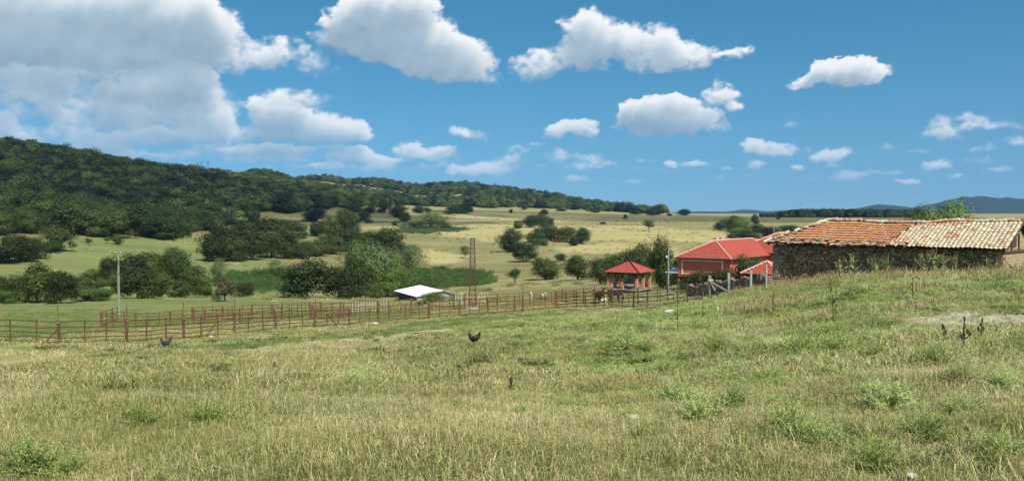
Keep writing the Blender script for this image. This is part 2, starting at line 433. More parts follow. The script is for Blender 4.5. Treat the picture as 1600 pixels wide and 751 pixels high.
# ------------------------------------------------------------------ trees
def crown_mesh(name, seed, nleaf, leaf, kind='oak'):
    """unit tree crown: height 1, width about 1, many leaf sprays through the volume of several lobes"""
    r = np.random.default_rng(seed)
    if kind == 'oak': zc, rz, nl, bot = .50, .48, 20, .035
    elif kind == 'bush': zc, rz, nl, bot = .46, .48, 17, .0
    elif kind == 'willow': zc, rz, nl, bot = .55, .44, 18, .04
    else: zc, rz, nl, bot = .60, .38, 8, .25
    lobes = []
    for k in range(nl):
        th = r.uniform(0, 2 * PI); rr = .33 * math.sqrt(r.uniform(0, 1)); ph = r.uniform(-.9, 1) if kind == 'young' else r.uniform(-1.3, 1)
        c = np.array([rr * math.cos(th), rr * math.sin(th), zc + rz * .62 * ph])
        k2 = max(.45, 1 - .45 * max(0, ph))
        c[:2] *= k2 * (1.0 if ph > -.4 else 1.0)
        R_ = r.uniform(.13, .235) * (1.15 if kind == 'bush' else 1) * (.9 if kind == 'young' else 1)
        lobes.append((c, R_))
    lobes.append((np.array([0, 0, zc]), .27))
    w = np.array([l[1] ** 2 for l in lobes]); w /= w.sum()
    li = r.choice(len(lobes), nleaf, p=w)
    C = np.array([l[0] for l in lobes])[li]; RR = np.array([l[1] for l in lobes])[li]
    d = r.normal(size=(nleaf, 3)); d /= np.linalg.norm(d, axis=1)[:, None]
    rad = RR * (1 - .55 * r.uniform(0, 1, nleaf) ** 2.2) * (1 + .18 * r.normal(size=nleaf) * (r.uniform(0, 1, nleaf) < .35))
    P = C + d * rad[:, None] * np.array([1, 1, .85])
    if kind == 'willow':
        P[:, 2] -= r.uniform(0, .10, nleaf) * (np.hypot(P[:, 0], P[:, 1]) > .2)
    keep = P[:, 2] > bot + .03 * r.normal(size=nleaf)
    P, d = P[keep], d[keep]; m = len(P)
    cr = P - np.array([0, 0, zc - .12]); cr /= np.linalg.norm(cr, axis=1)[:, None] + 1e-6
    N = d * .75 + cr * .65 + r.normal(size=(m, 3)) * .28; N /= np.linalg.norm(N, axis=1)[:, None]
    T = np.cross(N, r.normal(size=(m, 3))); T /= np.linalg.norm(T, axis=1)[:, None]
    if kind == 'willow':
        dn_ = np.array([0, 0, -1.0]) + .3 * r.normal(size=(m, 3)); T = dn_ - N * (dn_ * N).sum(1)[:, None]; T /= np.linalg.norm(T, axis=1)[:, None] + 1e-9
    B = np.cross(N, T)
    s1 = leaf * r.uniform(.55, 1.3, m)[:, None]; s2 = s1 * (.32 if kind == 'willow' else .7)
    if kind == 'willow': s1 = s1 * 1.35
    V = np.stack([P - T * s1, P - B * s2 + T * s1 * .1, P + T * s1, P + B * s2 + T * s1 * .1], 1)
    V[:, 1] += N * s1 * .15; V[:, 3] += N * s1 * .15
    V = V.reshape(-1, 3)
    for ax in (0, 1):
        lo, hi = np.percentile(V[:, ax], [1.5, 98.5]); V[:, ax] = (V[:, ax] - (lo + hi) / 2) / (hi - lo)
    zt = np.percentile(V[:, 2], 99.3); V[:, 2] *= 1 / zt
    me = bpy.data.meshes.new(name)
    me.vertices.add(len(V)); me.vertices.foreach_set('co', V.astype(np.float32).ravel())
    me.loops.add(m * 4); me.polygons.add(m)
    me.loops.foreach_set('vertex_index', np.arange(m * 4, dtype=np.int32))
    me.polygons.foreach_set('loop_start', np.arange(0, m * 4, 4, dtype=np.int32))
    me.update(calc_edges=True)
    return me
def trunk_mesh(name, seed, kind='oak'):
    r = random.Random(seed); mb = MB()
    h = .5; base = .035 if kind != 'young' else .025
    stems = [(0, 0)] if kind in ('oak', 'young') and r.random() < .7 else [(-.05, .02), (.05, -.03), (.0, .06)]
    for sx, sy in stems:
        b = base / math.sqrt(len(stems))
        top = Vector((sx * 1.6 + r.uniform(-.03, .03), sy * 1.6 + r.uniform(-.03, .03), h))
        mb.tube([(sx, sy, -.06), (sx, sy, .02), (sx * 1.2 + r.uniform(-.015, .015), sy * 1.2, .2), top], [b * 1.5, b * 1.1, b * .85, b * .5], 7)
        for k in range(5):
            a = r.uniform(0, 2 * PI); z0 = r.uniform(.16, .42); L_ = r.uniform(.18, .32)
            p0 = Vector((sx * 1.2, sy * 1.2, z0)); p2 = p0 + Vector((math.cos(a) * L_, math.sin(a) * L_, r.uniform(.10, .3)))
            p1 = p0.lerp(p2, .5) + Vector((0, 0, -.03))
            mb.tube([p0, p1, p2], [b * .55, b * .35, b * .12], 5)
    return mb.mesh(name, True)

KINDS = {}
def kind_set(key, shape, n, nleaf, leaf, seed, mat):
    out = []
    for k in range(n):
        c = crown_mesh('crown_' + key, seed + k, nleaf, leaf, shape); c.materials.append(M[mat])
        t = trunk_mesh('trunk_' + key, seed + k, shape); t.materials.append(M['bark'])
        out.append((c, t))
    KINDS[key] = out
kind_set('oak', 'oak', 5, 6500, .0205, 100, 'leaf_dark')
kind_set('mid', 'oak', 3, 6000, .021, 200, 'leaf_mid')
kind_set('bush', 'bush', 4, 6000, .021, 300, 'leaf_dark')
kind_set('bushmid', 'bush', 3, 5500, .021, 400, 'leaf_mid')
kind_set('bright', 'bush', 2, 7000, .017, 500, 'leaf_bright')
kind_set('willow', 'willow', 3, 5200, .020, 600, 'leaf_willow')
kind_set('young', 'young', 2, 1600, .026, 700, 'leaf_mid')
kind_set('olive', 'oak', 1, 3200, .026, 800, 'leaf_olive')

NAMES = {'oak': 'oak_tree', 'mid': 'green_tree', 'bush': 'bushy_tree', 'bushmid': 'shrub', 'bright': 'bright_tree', 'willow': 'willow_tree', 'young': 'young_tree', 'olive': 'olive_brown_tree'}
CATS = {'bushmid': 'shrub', 'willow': 'willow'}
first = {}
tree_count = 0
TREES = []          # world positions, so that the forest keeps clear of them
def tree(kind, pos, w, h, label, group, rz=None):
    """a tree > crown, trunk; the first of each kind is built, later ones are copies sharing mesh data"""
    global tree_count
    k = tree_count % len(KINDS[kind]); key = (kind, k)
    rz = random.uniform(0, 2 * PI) if rz is None else rz
    if key not in first:
        t = empty(NAMES[kind])
        c = bpy.data.objects.new('crown', KINDS[kind][k][0]); COL.objects.link(c); c.parent = t
        s = bpy.data.objects.new('trunk', KINDS[kind][k][1]); COL.objects.link(s); s.parent = t
        first[key] = (t, c, s)
    else:
        t0, c0, s0 = first[key]
        t = t0.copy(); COL.objects.link(t)
        for q in (c0, s0):
            d = q.copy(); COL.objects.link(d); d.parent = t
    t.location = pos; t.rotation_euler = (0, 0, rz); t.scale = (w, w, h)
    for a in ('label', 'category', 'group'):
        if a in t: del t[a]
    tag(t, label, CATS.get(kind, 'tree'), group)
    TREES.append((pos[0], pos[1], w))
    tree_count += 1
    return t
def tpx(kind, u, v, wp, hp, label, group=None, ymin=20, y=None):
    p = gpos(u, v, ymin) if y is None else at(u, v, y)
    if y is not None: p.z = H(p.x, p.y)
    sc = p.y / F
    return tree(kind, p, wp * sc * 1.06, hp * sc * 1.04, label, group)

G_BELT = 'trees and bushes of the belt behind the fenced meadow'
G_FIELD = 'lone trees dotted over the far dry field'
T = [
 # near belt at the left
 ('oak',57,473,52,60,'biggest dark oak of the left tree belt, at the far left behind the pipe fence',G_BELT),
 ('oak',95,474,40,48,'dark round oak touching the right side of the biggest oak in the left belt',G_BELT),
 ('bush',28,470,44,38,'dark bush at the left foot of the biggest oak in the left belt',G_BELT),
 ('bright',8,474,30,22,'low yellow green bush at the left picture edge under the tree belt',G_BELT),
 ('bush',4,462,40,30,'dark bush behind the low yellow green bush at the left picture edge',G_BELT),
 ('bushmid',118,464,38,32,'green bush just right of the two dark oaks in the left belt',G_BELT),
 ('bushmid',136,470,40,22,'low pale bush in front of the belt, between the oaks and the concrete pole',G_BELT),
 ('mid',143,456,38,34,'mid green tree above the low pale bush left of the concrete pole',G_BELT),
 ('bushmid',163,469,26,18,'small pale bush just left of the concrete pole',G_BELT),
 ('oak',170,447,36,44,'dark oak rising behind the top of the concrete pole on its left',G_BELT),
 ('oak',202,440,48,42,'dark oak at the back of the clump, right behind the concrete pole top',G_BELT),
 ('bushmid',184,457,36,30,'light green bush directly behind the middle of the concrete pole',G_BELT),
 ('bush',238,436,50,40,'dark tree at the back of the clump, two crowns right of the concrete pole',G_BELT),
 ('oak',270,426,44,38,'dark oak at the upper right end of the clump behind the concrete pole',G_BELT),
 ('bush',217,466,52,46,'large dark bushy tree in the front row, just right of the concrete pole',G_BELT),
 ('bush',250,462,34,36,'dark bush in the front row, second crown right of the concrete pole',G_BELT),
 ('oak',275,444,44,46,'dark oak at the right end of the clump, below the upper right oak',G_BELT),
 ('mid',304,461,40,44,'lighter green tree closing the clump on the right',G_BELT),
 ('bushmid',280,464,30,26,'green bush at the foot of the lighter tree that closes the clump',G_BELT),
 ('mid',320,464,24,30,'small green tree right beside the lighter tree that closes the clump',G_BELT),
 ('willow',342,440,20,36,'slim pale willow standing above the olive brown tree',G_BELT),
 ('olive',351,470,34,36,'olive brown round tree on the meadow edge, left of the dark reeds',G_BELT),
 ('bush',378,463,20,20,'dark small bush just right of the olive brown tree',G_BELT),
 ('bush',389,462,14,20,'narrow dark bush at the left edge of the reed bed',G_BELT),
 # left middle clump
 ('bush',8,412,46,42,'dark crown at the left end of the clump in the upper left meadow','dark clump in the upper left meadow'),
 ('bush',34,409,44,40,'dark crown in the middle of the clump in the upper left meadow','dark clump in the upper left meadow'),
 ('bush',54,405,34,32,'dark crown at the right end of the clump in the upper left meadow','dark clump in the upper left meadow'),
 ('oak',92,392,44,38,'dark oak alone on the upper left meadow below the forest',None),
 ('bush',82,395,24,20,'grey green bush under the lone oak of the upper left meadow',None),
 ('young',139,384,10,12,'tiny lone sapling in the upper left meadow right of the oak',None),
 ('young',168,380,10,10,'tiny bush on the upper meadow near the forest edge, left of the dark forest tree',None),
 ('oak',184,382,18,16,'small tree on the upper meadow close under the forest edge',None),
 # middle cluster
 ('bush',334,408,44,42,'leftmost dark crown of the grove between meadow and straw field','dark grove left of the willows'),
 ('bush',364,408,44,40,'front crown of the grove, second from its left end','dark grove left of the willows'),
 ('oak',394,406,44,46,'front crown in the middle of the grove left of the willows','dark grove left of the willows'),
 ('oak',424,403,46,52,'tallest front crown in the grove left of the willows','dark grove left of the willows'),
 ('bush',446,404,34,26,'grey green bush at the lower right foot of the grove','dark grove left of the willows'),
 ('oak',452,393,40,44,'crown at the right end of the grove left of the willows','dark grove left of the willows'),
 ('bush',350,386,44,32,'crown at the left of the second row of the grove','dark grove left of the willows'),
 ('bush',384,380,44,32,'crown in the middle of the second row of the grove','dark grove left of the willows'),
 ('oak',414,374,40,32,'crown at the back of the grove, behind its tallest front crown','dark grove left of the willows'),
 ('bush',440,368,40,26,'crown at the upper right back of the grove','dark grove left of the willows'),
 ('bush',466,372,30,22,'small crown trailing off the upper right of the grove','dark grove left of the willows'),
 ('bush',472,404,28,24,'first bush of the low row running from the grove to the willows','low row between grove and willows'),
 ('bush',499,400,36,26,'second bush of the low row running from the grove to the willows','low row between grove and willows'),
 ('bushmid',478,392,20,16,'small pale bush behind the low row beside the grove','low row between grove and willows'),
 ('bush',521,397,34,28,'third bush of the low row running from the grove to the willows','low row between grove and willows'),
 ('bush',546,393,40,34,'dark bush of the low row nearest the willows','low row between grove and willows'),
 ('oak',606,396,54,38,'dark oak peeping out behind the right of the willow tops',None),
 ('oak',574,392,40,30,'dark oak hidden behind the willow tops',None),
 ('oak',515,373,30,36,'left of the two dark oaks in the straw field above the willows','pair of dark oaks in the straw field'),
 ('oak',540,372,36,42,'right, taller of the two dark oaks in the straw field above the willows','pair of dark oaks in the straw field'),
 ('bush',494,369,20,20,'small bush to the left of the pair of dark oaks',None),
 ('bush',491,346,34,20,'broad bush at the upper edge of the straw strip under the forest',G_FIELD),
 ('bush',570,349,20,18,'round dark bush above the pair of dark oaks',G_FIELD),
 ('bush',556,332,22,12,'left bush of the short row below the foot of the far hill','short bush row below the far hill'),
 ('bush',578,333,22,14,'middle bush of the short row below the foot of the far hill','short bush row below the far hill'),
 ('oak',601,333,22,17,'right bush of the short row below the foot of the far hill','short bush row below the far hill'),
 ('oak',622,340,28,20,'dark bush below the right end of the short row',G_FIELD),
 ('bush',632,346,18,14,'small bush tucked under the dark bush below the short row',G_FIELD),
 ('bush',653,333,19,12,'round bush in the field under the far hill, left of a smaller one',G_FIELD),
 ('bush',668,332,11,8,'small round bush beside a larger round bush under the far hill',G_FIELD),
 ('bush',706,335,22,13,'left half of the dark thicket at the top centre of the field',G_FIELD),
 ('bush',722,334,22,14,'right half of the dark thicket at the top centre of the field',G_FIELD),
 ('oak',734,332,10,9,'small dark tree right of the thicket at the top centre of the field',G_FIELD),
 ('willow',674,357,38,26,'pale airy shrub tree in the middle of the straw field',None),
 ('bushmid',651,357,24,12,'low green bush left of the pale shrub tree in the straw field',None),
 ('bushmid',697,357,16,10,'low green bush right of the pale shrub tree in the straw field',None),
 ('bushmid',617,353,10,8,'tiny bush at the left end of the green hollow in the straw field',None),
 # willow group
 ('bush',476,465,70,58,'large round dark green tree left of the willows',None),
 ('bush',531,466,46,48,'dark bush between the large round tree and the willows',None),
 ('willow',556,440,50,62,'pale willow at the left of the willow group','willows behind the white roofed shed'),
 ('willow',590,462,62,82,'tallest pale willow of the willow group','willows behind the white roofed shed'),
 ('bush',556,464,46,56,'dark bush in front of the left willow',None),
 ('willow',640,432,46,48,'pale willow at the right of the willow group','willows behind the white roofed shed'),
 ('willow',612,452,44,60,'pale willow between the tallest and the right one','willows behind the white roofed shed'),
 ('bright',606,464,44,44,'bright green tree in front of the tallest willow',None),
 ('bright',637,462,46,42,'bright green bush just behind the white shed roof',None),
 ('bushmid',668,462,30,26,'green bush at the right end of the willow group behind the white roof',None),
 ('bushmid',582,466,26,26,'dark green bush at the foot of the tallest willow',None),
 ('willow',431,431,22,24,'small pale willow behind the left reed bed',None),
 ('bushmid',412,432,16,9,'low bush at the far edge of the left reed bed',None),
 # right field
 ('young',727,404,13,19,'lone small tree just left of the lattice mast top',None),
 ('oak',798,394,38,36,'taller of the two round oaks leaning together in the middle field','two oaks in the middle field'),
 ('oak',820,409,36,28,'lower of the two round oaks leaning together in the middle field','two oaks in the middle field'),
 ('bush',853,437,40,34,'round dark tree in the lower field, left of its twin','twin round trees left of the gazebo'),
 ('oak',903,437,44,36,'round multi-stemmed dark tree in the lower field, nearer the gazebo','twin round trees left of the gazebo'),
 ('young',804,443,22,23,'light green young tree right of the lattice mast',None),
 ('bush',838,379,28,22,'left crown of the row of dark crowns in the middle field','row of dark crowns in the middle field'),
 ('bush',860,376,32,24,'second crown of the row of dark crowns in the middle field','row of dark crowns in the middle field'),
 ('bush',884,378,32,23,'third crown of the row of dark crowns in the middle field','row of dark crowns in the middle field'),
 ('oak',909,381,28,24,'right end crown of the row of dark crowns in the middle field','row of dark crowns in the middle field'),
 ('bush',895,384,16,14,'small bush in front of the row of dark crowns in the middle field',None),
 ('bushmid',835,383,16,11,'left of two pale shrubs under the row of dark crowns',None),
 ('bushmid',849,384,14,10,'right of two pale shrubs under the row of dark crowns',None),
 ('bushmid',876,408,18,12,'pale low bush in the slope above the twin round trees',None),
 ('bush',810,357,15,12,'small round bush left of the long thicket in the upper field',G_FIELD),
 ('bush',829,355,24,19,'left half of the long thicket in the upper field',G_FIELD),
 ('bush',847,354,24,18,'right half of the long thicket in the upper field',G_FIELD),
 ('bush',859,353,14,12,'small bush at the right end of the long thicket in the upper field',G_FIELD),
 ('oak',849,337,15,10,'dark bush alone above the long thicket',G_FIELD),
 ('oak',819,328,10,9,'dark tree at the foot of the far hill, above the long thicket',G_FIELD),
 ('oak',798,333,6,6,'tiny tree left of the dark tree at the foot of the far hill',G_FIELD),
 ('bush',877,330,16,4.5,'flat dark bush line at the far hill foot',G_FIELD),
 ('bush',929,332,15,5,'flat dark bush at the far hill foot, further right',G_FIELD),
 ('oak',977,342,7,7,'tiny dark tree in the shaded upper field',G_FIELD),
 ('bush',992,335,15,5,'flat dark bush on the field horizon under the end of the far hill',G_FIELD),
 ('bush',942,350,10,3,'tiny flat bush in the shaded upper field',G_FIELD),
 ('young',1014,361,18,17,'pale airy tree alone in the straw field left of the red house',None),
 ('oak',1018,337,15,9,'left of two dark trees on the horizon above the gazebo','dark trees on the horizon'),
 ('oak',1029,336,10,9,'right of two dark trees on the horizon above the gazebo','dark trees on the horizon'),
 ('oak',1069,337,18,10,'broad dark tree alone on the horizon left of the red house','dark trees on the horizon'),
 ('bush',1046,337,8,4,'tiny bush on the horizon beside the broad dark tree','dark trees on the horizon'),
 ('oak',1180,350,13,15,'dark upright tree above the red roof','trees behind the red house'),
 ('oak',1216,343,6,5,'tiny tree on the field above the barn roof end','trees behind the red house'),
 ('oak',1127,360,22,16,'dark bush left of the bright tree behind the red house','trees behind the red house'),
 ('oak',1146,362,28,24,'dark tree touching the bright tree behind the red house','trees behind the red house'),
 ('bright',1159,364,28,24,'bright green tree behind the red house','trees behind the red house'),
 ('bushmid',1149,372,24,15,'bush in front of the bright tree behind the red house','trees behind the red house'),
 ('bush',1184,364,22,14,'dark bush right of the bright tree behind the red house','trees behind the red house'),
 ('bush',1170,374,34,14,'low dark bush just above the red roof ridge','trees behind the red house'),
 ('bush',1206,372,34,18,'dark bush between the red roof and the barn roof','trees behind the red house'),
 ('bush',1235,366,34,14,'dark bush behind the left hip of the barn roof','trees behind the red house'),
]
for t in T: tpx(*t)
# round the gazebo and the red house (the ground there is hidden, so by depth)
for t in [
 ('oak',1034,452,42,76,128,'tall dark tree between the gazebo and the red house',None),
 ('bush',1056,440,26,40,150,'dark tree against the left eave of the red house',None),
 ('bush',940,446,34,40,165,'dark bush at the left end of the hedge row behind the gazebo','bushes behind the gazebo'),
 ('bush',962,442,36,46,170,'dark bush behind the left half of the gazebo','bushes behind the gazebo'),
 ('bush',986,440,36,52,176,'dark bush rising above the gazebo roof','bushes behind the gazebo'),
 ('bush',1008,438,36,56,182,'tall dark bush behind the right half of the gazebo','bushes behind the gazebo'),
 ('mid',1090,402,28,34,250,'green tree top peeping over the ridge of the red house',None),
 ('bright',1012,450,20,36,116,'light green bush behind the right column of the gazebo',None),
 ('bushmid',1168,440,46,52,97,'leafy green tree before the long side of the red house',None),
 ('bushmid',1190,440,30,46,93,'leafy bush between the red house and the barn corner',None),
 ('bushmid',1080,447,34,30,100,'left bush of the hedge in front of the red house','hedge in front of the red house'),
 ('bush',1100,447,34,33,99,'second bush of the hedge in front of the red house','hedge in front of the red house'),
 ('bush',1122,446,34,33,98,'third bush of the hedge in front of the red house','hedge in front of the red house'),
 ('bushmid',1143,446,32,35,97,'right bush of the hedge in front of the red house','hedge in front of the red house'),
 ('bright',1446,398,60,97,110,'bright green tree crown rising over the barn roof','tree crowns over the barn roof'),
 ('bright',1478,398,62,103,112,'taller bright green tree crown over the barn roof','tree crowns over the barn roof'),
 ('oak',1506,394,30,74,128,'dark tree crown at the right of the bright ones over the barn roof','tree crowns over the barn roof'),
]:
    kind, u, v, wp, hp, y, label, grp = t
    tpx(kind, u, v, wp, hp, label, grp, y=y)
tpx('bright',676,473,34,17,'green bush in front of the white roofed shed',None,100)

# ------------------------------------------------------------------ scatter (stuff only)
def scatter(name, P, rot, scl, idx, protos, kind='stuff'):
    me = bpy.data.meshes.new(name)
    me.vertices.add(len(P)); me.vertices.foreach_set('co', np.asarray(P, np.float32).ravel())
    for nm, ty, arr, key in (('rot', 'FLOAT_VECTOR', rot, 'vector'), ('scl', 'FLOAT_VECTOR', scl, 'vector'), ('pick', 'INT', idx, 'value')):
        a = me.attributes.new(nm, ty, 'POINT'); a.data.foreach_set(key, np.asarray(arr, np.int32 if ty == 'INT' else np.float32).ravel())
    me.update()
    o = link(name, me)
    g = bpy.data.node_groups.new(name + '_scatter', 'GeometryNodeTree')
    g.interface.new_socket('Geometry', in_out='INPUT', socket_type='NodeSocketGeometry')
    g.interface.new_socket('Geometry', in_out='OUTPUT', socket_type='NodeSocketGeometry')
    gi, go = g.nodes.new('NodeGroupInput'), g.nodes.new('NodeGroupOutput')
    jn = g.nodes.new('GeometryNodeJoinGeometry'); g.links.new(jn.outputs[0], go.inputs[0])
    def na(nm, ty):
        n = g.nodes.new('GeometryNodeInputNamedAttribute'); n.data_type = ty; n.inputs['Name'].default_value = nm
        return n.outputs['Attribute']
    ar, asl, ap = na('rot', 'FLOAT_VECTOR'), na('scl', 'FLOAT_VECTOR'), na('pick', 'INT')
    for k, p in enumerate(protos):
        oi = g.nodes.new('GeometryNodeObjectInfo'); oi.inputs['Object'].default_value = p; oi.inputs['As Instance'].default_value = True
        cm = g.nodes.new('FunctionNodeCompare'); cm.data_type = 'INT'; cm.operation = 'EQUAL'
        g.links.new(ap, cm.inputs[2]); cm.inputs[3].default_value = k
        ip = g.nodes.new('GeometryNodeInstanceOnPoints')
        g.links.new(gi.outputs[0], ip.inputs['Points']); g.links.new(cm.outputs[0], ip.inputs['Selection'])
        g.links.new(oi.outputs['Geometry'], ip.inputs['Instance'])
        g.links.new(ar, ip.inputs['Rotation']); g.links.new(asl, ip.inputs['Scale'])
        g.links.new(ip.outputs[0], jn.inputs[0])
    md = o.modifiers.new('scatter', 'NODES'); md.node_group = g
    return tag(o, kind=kind)
def proto(name, me, mat=None):
    if mat is not None: me.materials.clear(); me.materials.append(mat)
    return bpy.data.objects.new(name, me)

# forest on the two hills and the far wooded strip
EDGE_U = [-900,0,70,130,200,265,330,375,420,470,520,600,700,800,900,1000,1040,1041]
EDGE_V = [375,369,366,371,374,372,362,350,339,331,325,320,322,324,328,332,333.6,0]
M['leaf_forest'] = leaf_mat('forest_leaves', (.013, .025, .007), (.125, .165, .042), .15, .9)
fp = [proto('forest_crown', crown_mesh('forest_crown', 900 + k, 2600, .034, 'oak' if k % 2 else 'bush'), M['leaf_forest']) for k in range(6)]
def forest_points(n, y0, y1, a0, a1, seed):
    r = np.random.default_rng(seed)
    y = np.sqrt(r.uniform(y0 ** 2, y1 ** 2, n)); a = r.uniform(a0, a1, n); x = a * y
    return x, y, Hv(x, y), r
CLEAR = [[(222,318),(275,312),(290,320),(230,326)], [(370,345),(395,334),(450,330),(440,340)], [(138,322),(160,318),(170,326),(140,330)], [(345,318),(380,312),(400,316),(350,324)]]
def forest(n, y0, y1, a0, a1, seed, size, keep):
    x, y, z, r = forest_points(n, y0, y1, a0, a1, seed)
    u, v = project(x, y, z)
    jit = 3.5 * vnoise(x * .03, y * .03, 31) + 1.5 * vnoise(x * .1, y * .1, 32)
    k = v + jit * np.clip(700 / y, .3, 1) < np.interp(u, EDGE_U, EDGE_V)
    for c in CLEAR: k &= ~inpoly(u + 2 * jit, v + .5 * jit, c)
    k &= keep(x, y, u, v)
    x, y, z = x[k], y[k], z[k]; m = len(x)
    s = size * r.uniform(.55, 1.4, m) * (1 + .25 * vnoise(x * .02, y * .02, 33))
    return np.stack([x, y, z - .04 * s], 1), s, r
PTS, SCL = [], []
P_, s_, r_ = forest(15500, 340, 1400, -.95, -.10, 1, 10.5, lambda x, y, u, v: y < 1360)
PTS.append(P_); SCL.append(s_)
near_ids = None
P2, s2, r2 = forest(17000, 1250, 2500, -.65, .18, 2, 11.5, lambda x, y, u, v: (vnoise(x * .006, y * .004, 41) + .5 * vnoise(x * .02, y * .012, 42) > -.62))
# the nearest crowns of the hillside forest are trees of their own
order = np.argsort(P_[:, 1] + 0 * P_[:, 0])
uu, vv = project(P_[:, 0], P_[:, 1], P_[:, 2])
inview = [i for i in order if -20 < uu[i] < 640]
own = []
for i in inview:
    if len(own) >= 130: break
    q = P_[i]
    if all((q[0] - t[0]) ** 2 + (q[1] - t[1]) ** 2 > (.5 * t[2] + 2.2) ** 2 for t in TREES[-400:]):
        own.append(i)
        tree('oak' if i % 3 else 'bush', Vector(q), float(s_[i]) * 1.05, float(s_[i]) * .95,
             'dark oak crown in the lowest rank of the hillside forest, above the left meadow', 'oaks along the lower edge of the hillside forest')
mask = np.ones(len(P_), bool); mask[inview[:max(inview.index(own[-1]) + 1, 1)] if own else []] = False
P1, s1 = P_[mask], s_[mask]
def strip(n, seed):
    r = np.random.default_rng(seed)
    u = r.uniform(1188, 1440, n); y = r.uniform(1250, 1420, n); a = (u - CX) / F; x = a * y
    return np.stack([x, y, Hv(x, y)], 1), 9.5 * r.uniform(.7, 1.2, n) * np.clip((u - 1180) / 60, .45, 1) 
P3, s3 = strip(900, 5)
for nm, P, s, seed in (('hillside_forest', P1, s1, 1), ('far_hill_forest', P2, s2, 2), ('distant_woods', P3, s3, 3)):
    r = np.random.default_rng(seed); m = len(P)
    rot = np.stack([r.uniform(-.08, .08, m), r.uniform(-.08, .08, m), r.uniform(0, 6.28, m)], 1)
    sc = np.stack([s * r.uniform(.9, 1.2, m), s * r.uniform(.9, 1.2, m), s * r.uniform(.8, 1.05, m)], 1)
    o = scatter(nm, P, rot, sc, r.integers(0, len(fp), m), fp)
    o['label'] = {'hillside_forest': 'dark oak forest covering the near hill at the left', 'far_hill_forest': 'blue green woods covering the long far hill', 'distant_woods': 'dark strip of woods on the horizon above the barn roof'}[nm]
    o['category'] = 'forest'
# ------------------------------------------------------------------ old stone barn with a sagging tiled roof
def brick_mat(name, cols, scale, mortar):
    n = NT(name)
    vo = n.new('ShaderNodeTexVoronoi', feature='F1'); vo.inputs['Scale'].default_value = scale; vo.inputs['Randomness'].default_value = .9
    mp = n.new('ShaderNodeMapping'); mp.inputs['Scale'].default_value = (1, 1, 1.7)
    n.L(n.obj(), mp.inputs['Vector'])
    wob = n.new('ShaderNodeTexNoise'); wob.inputs['Scale'].default_value = 3; n.L(mp.outputs[0], wob.inputs['Vector'])
    ad = n.mix(.12, mp.outputs[0], wob.outputs['Color'])
    n.L(ad, vo.inputs['Vector'])
    ve = n.new('ShaderNodeTexVoronoi', feature='DISTANCE_TO_EDGE'); ve.inputs['Scale'].default_value = scale; ve.inputs['Randomness'].default_value = .9
    n.L(ad, ve.inputs['Vector'])
    sc = n.new('ShaderNodeSeparateColor'); n.L(vo.outputs['Color'], sc.inputs[0])
    c = n.ramp(sc.outputs[0], [(i / (len(cols) - 1), q) for i, q in enumerate(cols)])
    c = n.mix(n.ramp(n.noise(9, 5, .65, n.obj()), [(.35, 0.0), (.75, .55)]), c, (.12, .09, .06), 'MIX')
    gap = n.ramp(ve.outputs['Distance'], [(.0, 0.0), (.09, 1.0)])
    c = n.mix(gap, mortar, c)
    n.color(c); n.rough(.95); n.bump(n.math('ADD', gap, n.math('MULTIPLY', n.noise(14, 4, .6, n.obj()), .4)), 1.0, .08)
    return n.m
def adobe_mat():
    n = NT('adobe_blocks')
    mp = n.new('ShaderNodeMapping'); mp.inputs['Rotation'].default_value = (PI / 2, 0, 0); n.L(n.obj(), mp.inputs['Vector'])
    b = n.new('ShaderNodeTexBrick'); b.inputs['Scale'].default_value = 1; b.inputs['Brick Width'].default_value = .34; b.inputs['Row Height'].default_value = .16; b.inputs['Mortar Size'].default_value = .016
    b.inputs['Color1'].default_value = (.36, .27, .15, 1); b.inputs['Color2'].default_value = (.46, .37, .22, 1); b.inputs['Mortar'].default_value = (.22, .16, .09, 1)
    n.L(mp.outputs[0], b.inputs['Vector'])
    c = n.mix(n.ramp(n.noise(4, 5, .6, n.obj()), [(.35, 0.0), (.75, .5)]), b.outputs['Color'], (.24, .18, .10))
    n.color(c); n.rough(.95); n.bump(n.math('MULTIPLY_ADD', b.outputs['Fac'], -1.0, n.noise(9, 4, .6, n.obj())), .8, .05)
    return n.m
def tile_mat(name, rough=.85):
    n = NT(name)
    t = n.attr('tint').outputs['Color']
    c = n.mix(n.ramp(n.noise(8, 6, .7, n.pos()), [(.5, 0.0), (.8, .45)]), t, (.20, .14, .085))
    c = n.mix(n.ramp(n.noise(2.1, 5, .7, n.pos()), [(.58, 0.0), (.85, .35)]), c, (.58, .52, .37))
    n.color(c); n.rough(rough); return n.m
def house_tile_mat():
    n = NT('red_roof_tile'); t = n.attr('tint').outputs['Color']
    n.color(n.mix(n.ramp(n.noise(3, 4, .6, n.pos()), [(.35, .0), (.75, .3)]), t, (.30, .08, .06))); n.rough(.75); return n.m
M['rubble'] = brick_mat('rubble_masonry', [(.19, .10, .045), (.42, .27, .14), (.31, .165, .08), (.55, .42, .26), (.33, .23, .13)], 4.3, (.035, .024, .015))
M['lowstone'] = brick_mat('dry_stone', [(.22, .17, .12), (.38, .30, .24), (.30, .19, .12), (.40, .33, .25)], 4.2, (.04, .03, .02))
M['adobe'] = adobe_mat()
M['cornerstone'] = simple('rough_corner_stone', (.27, .23, .17), .95, .45, 3.5, bump=.8)
M['oldtile'] = tile_mat('old_clay_tile')
M['housetile'] = house_tile_mat()

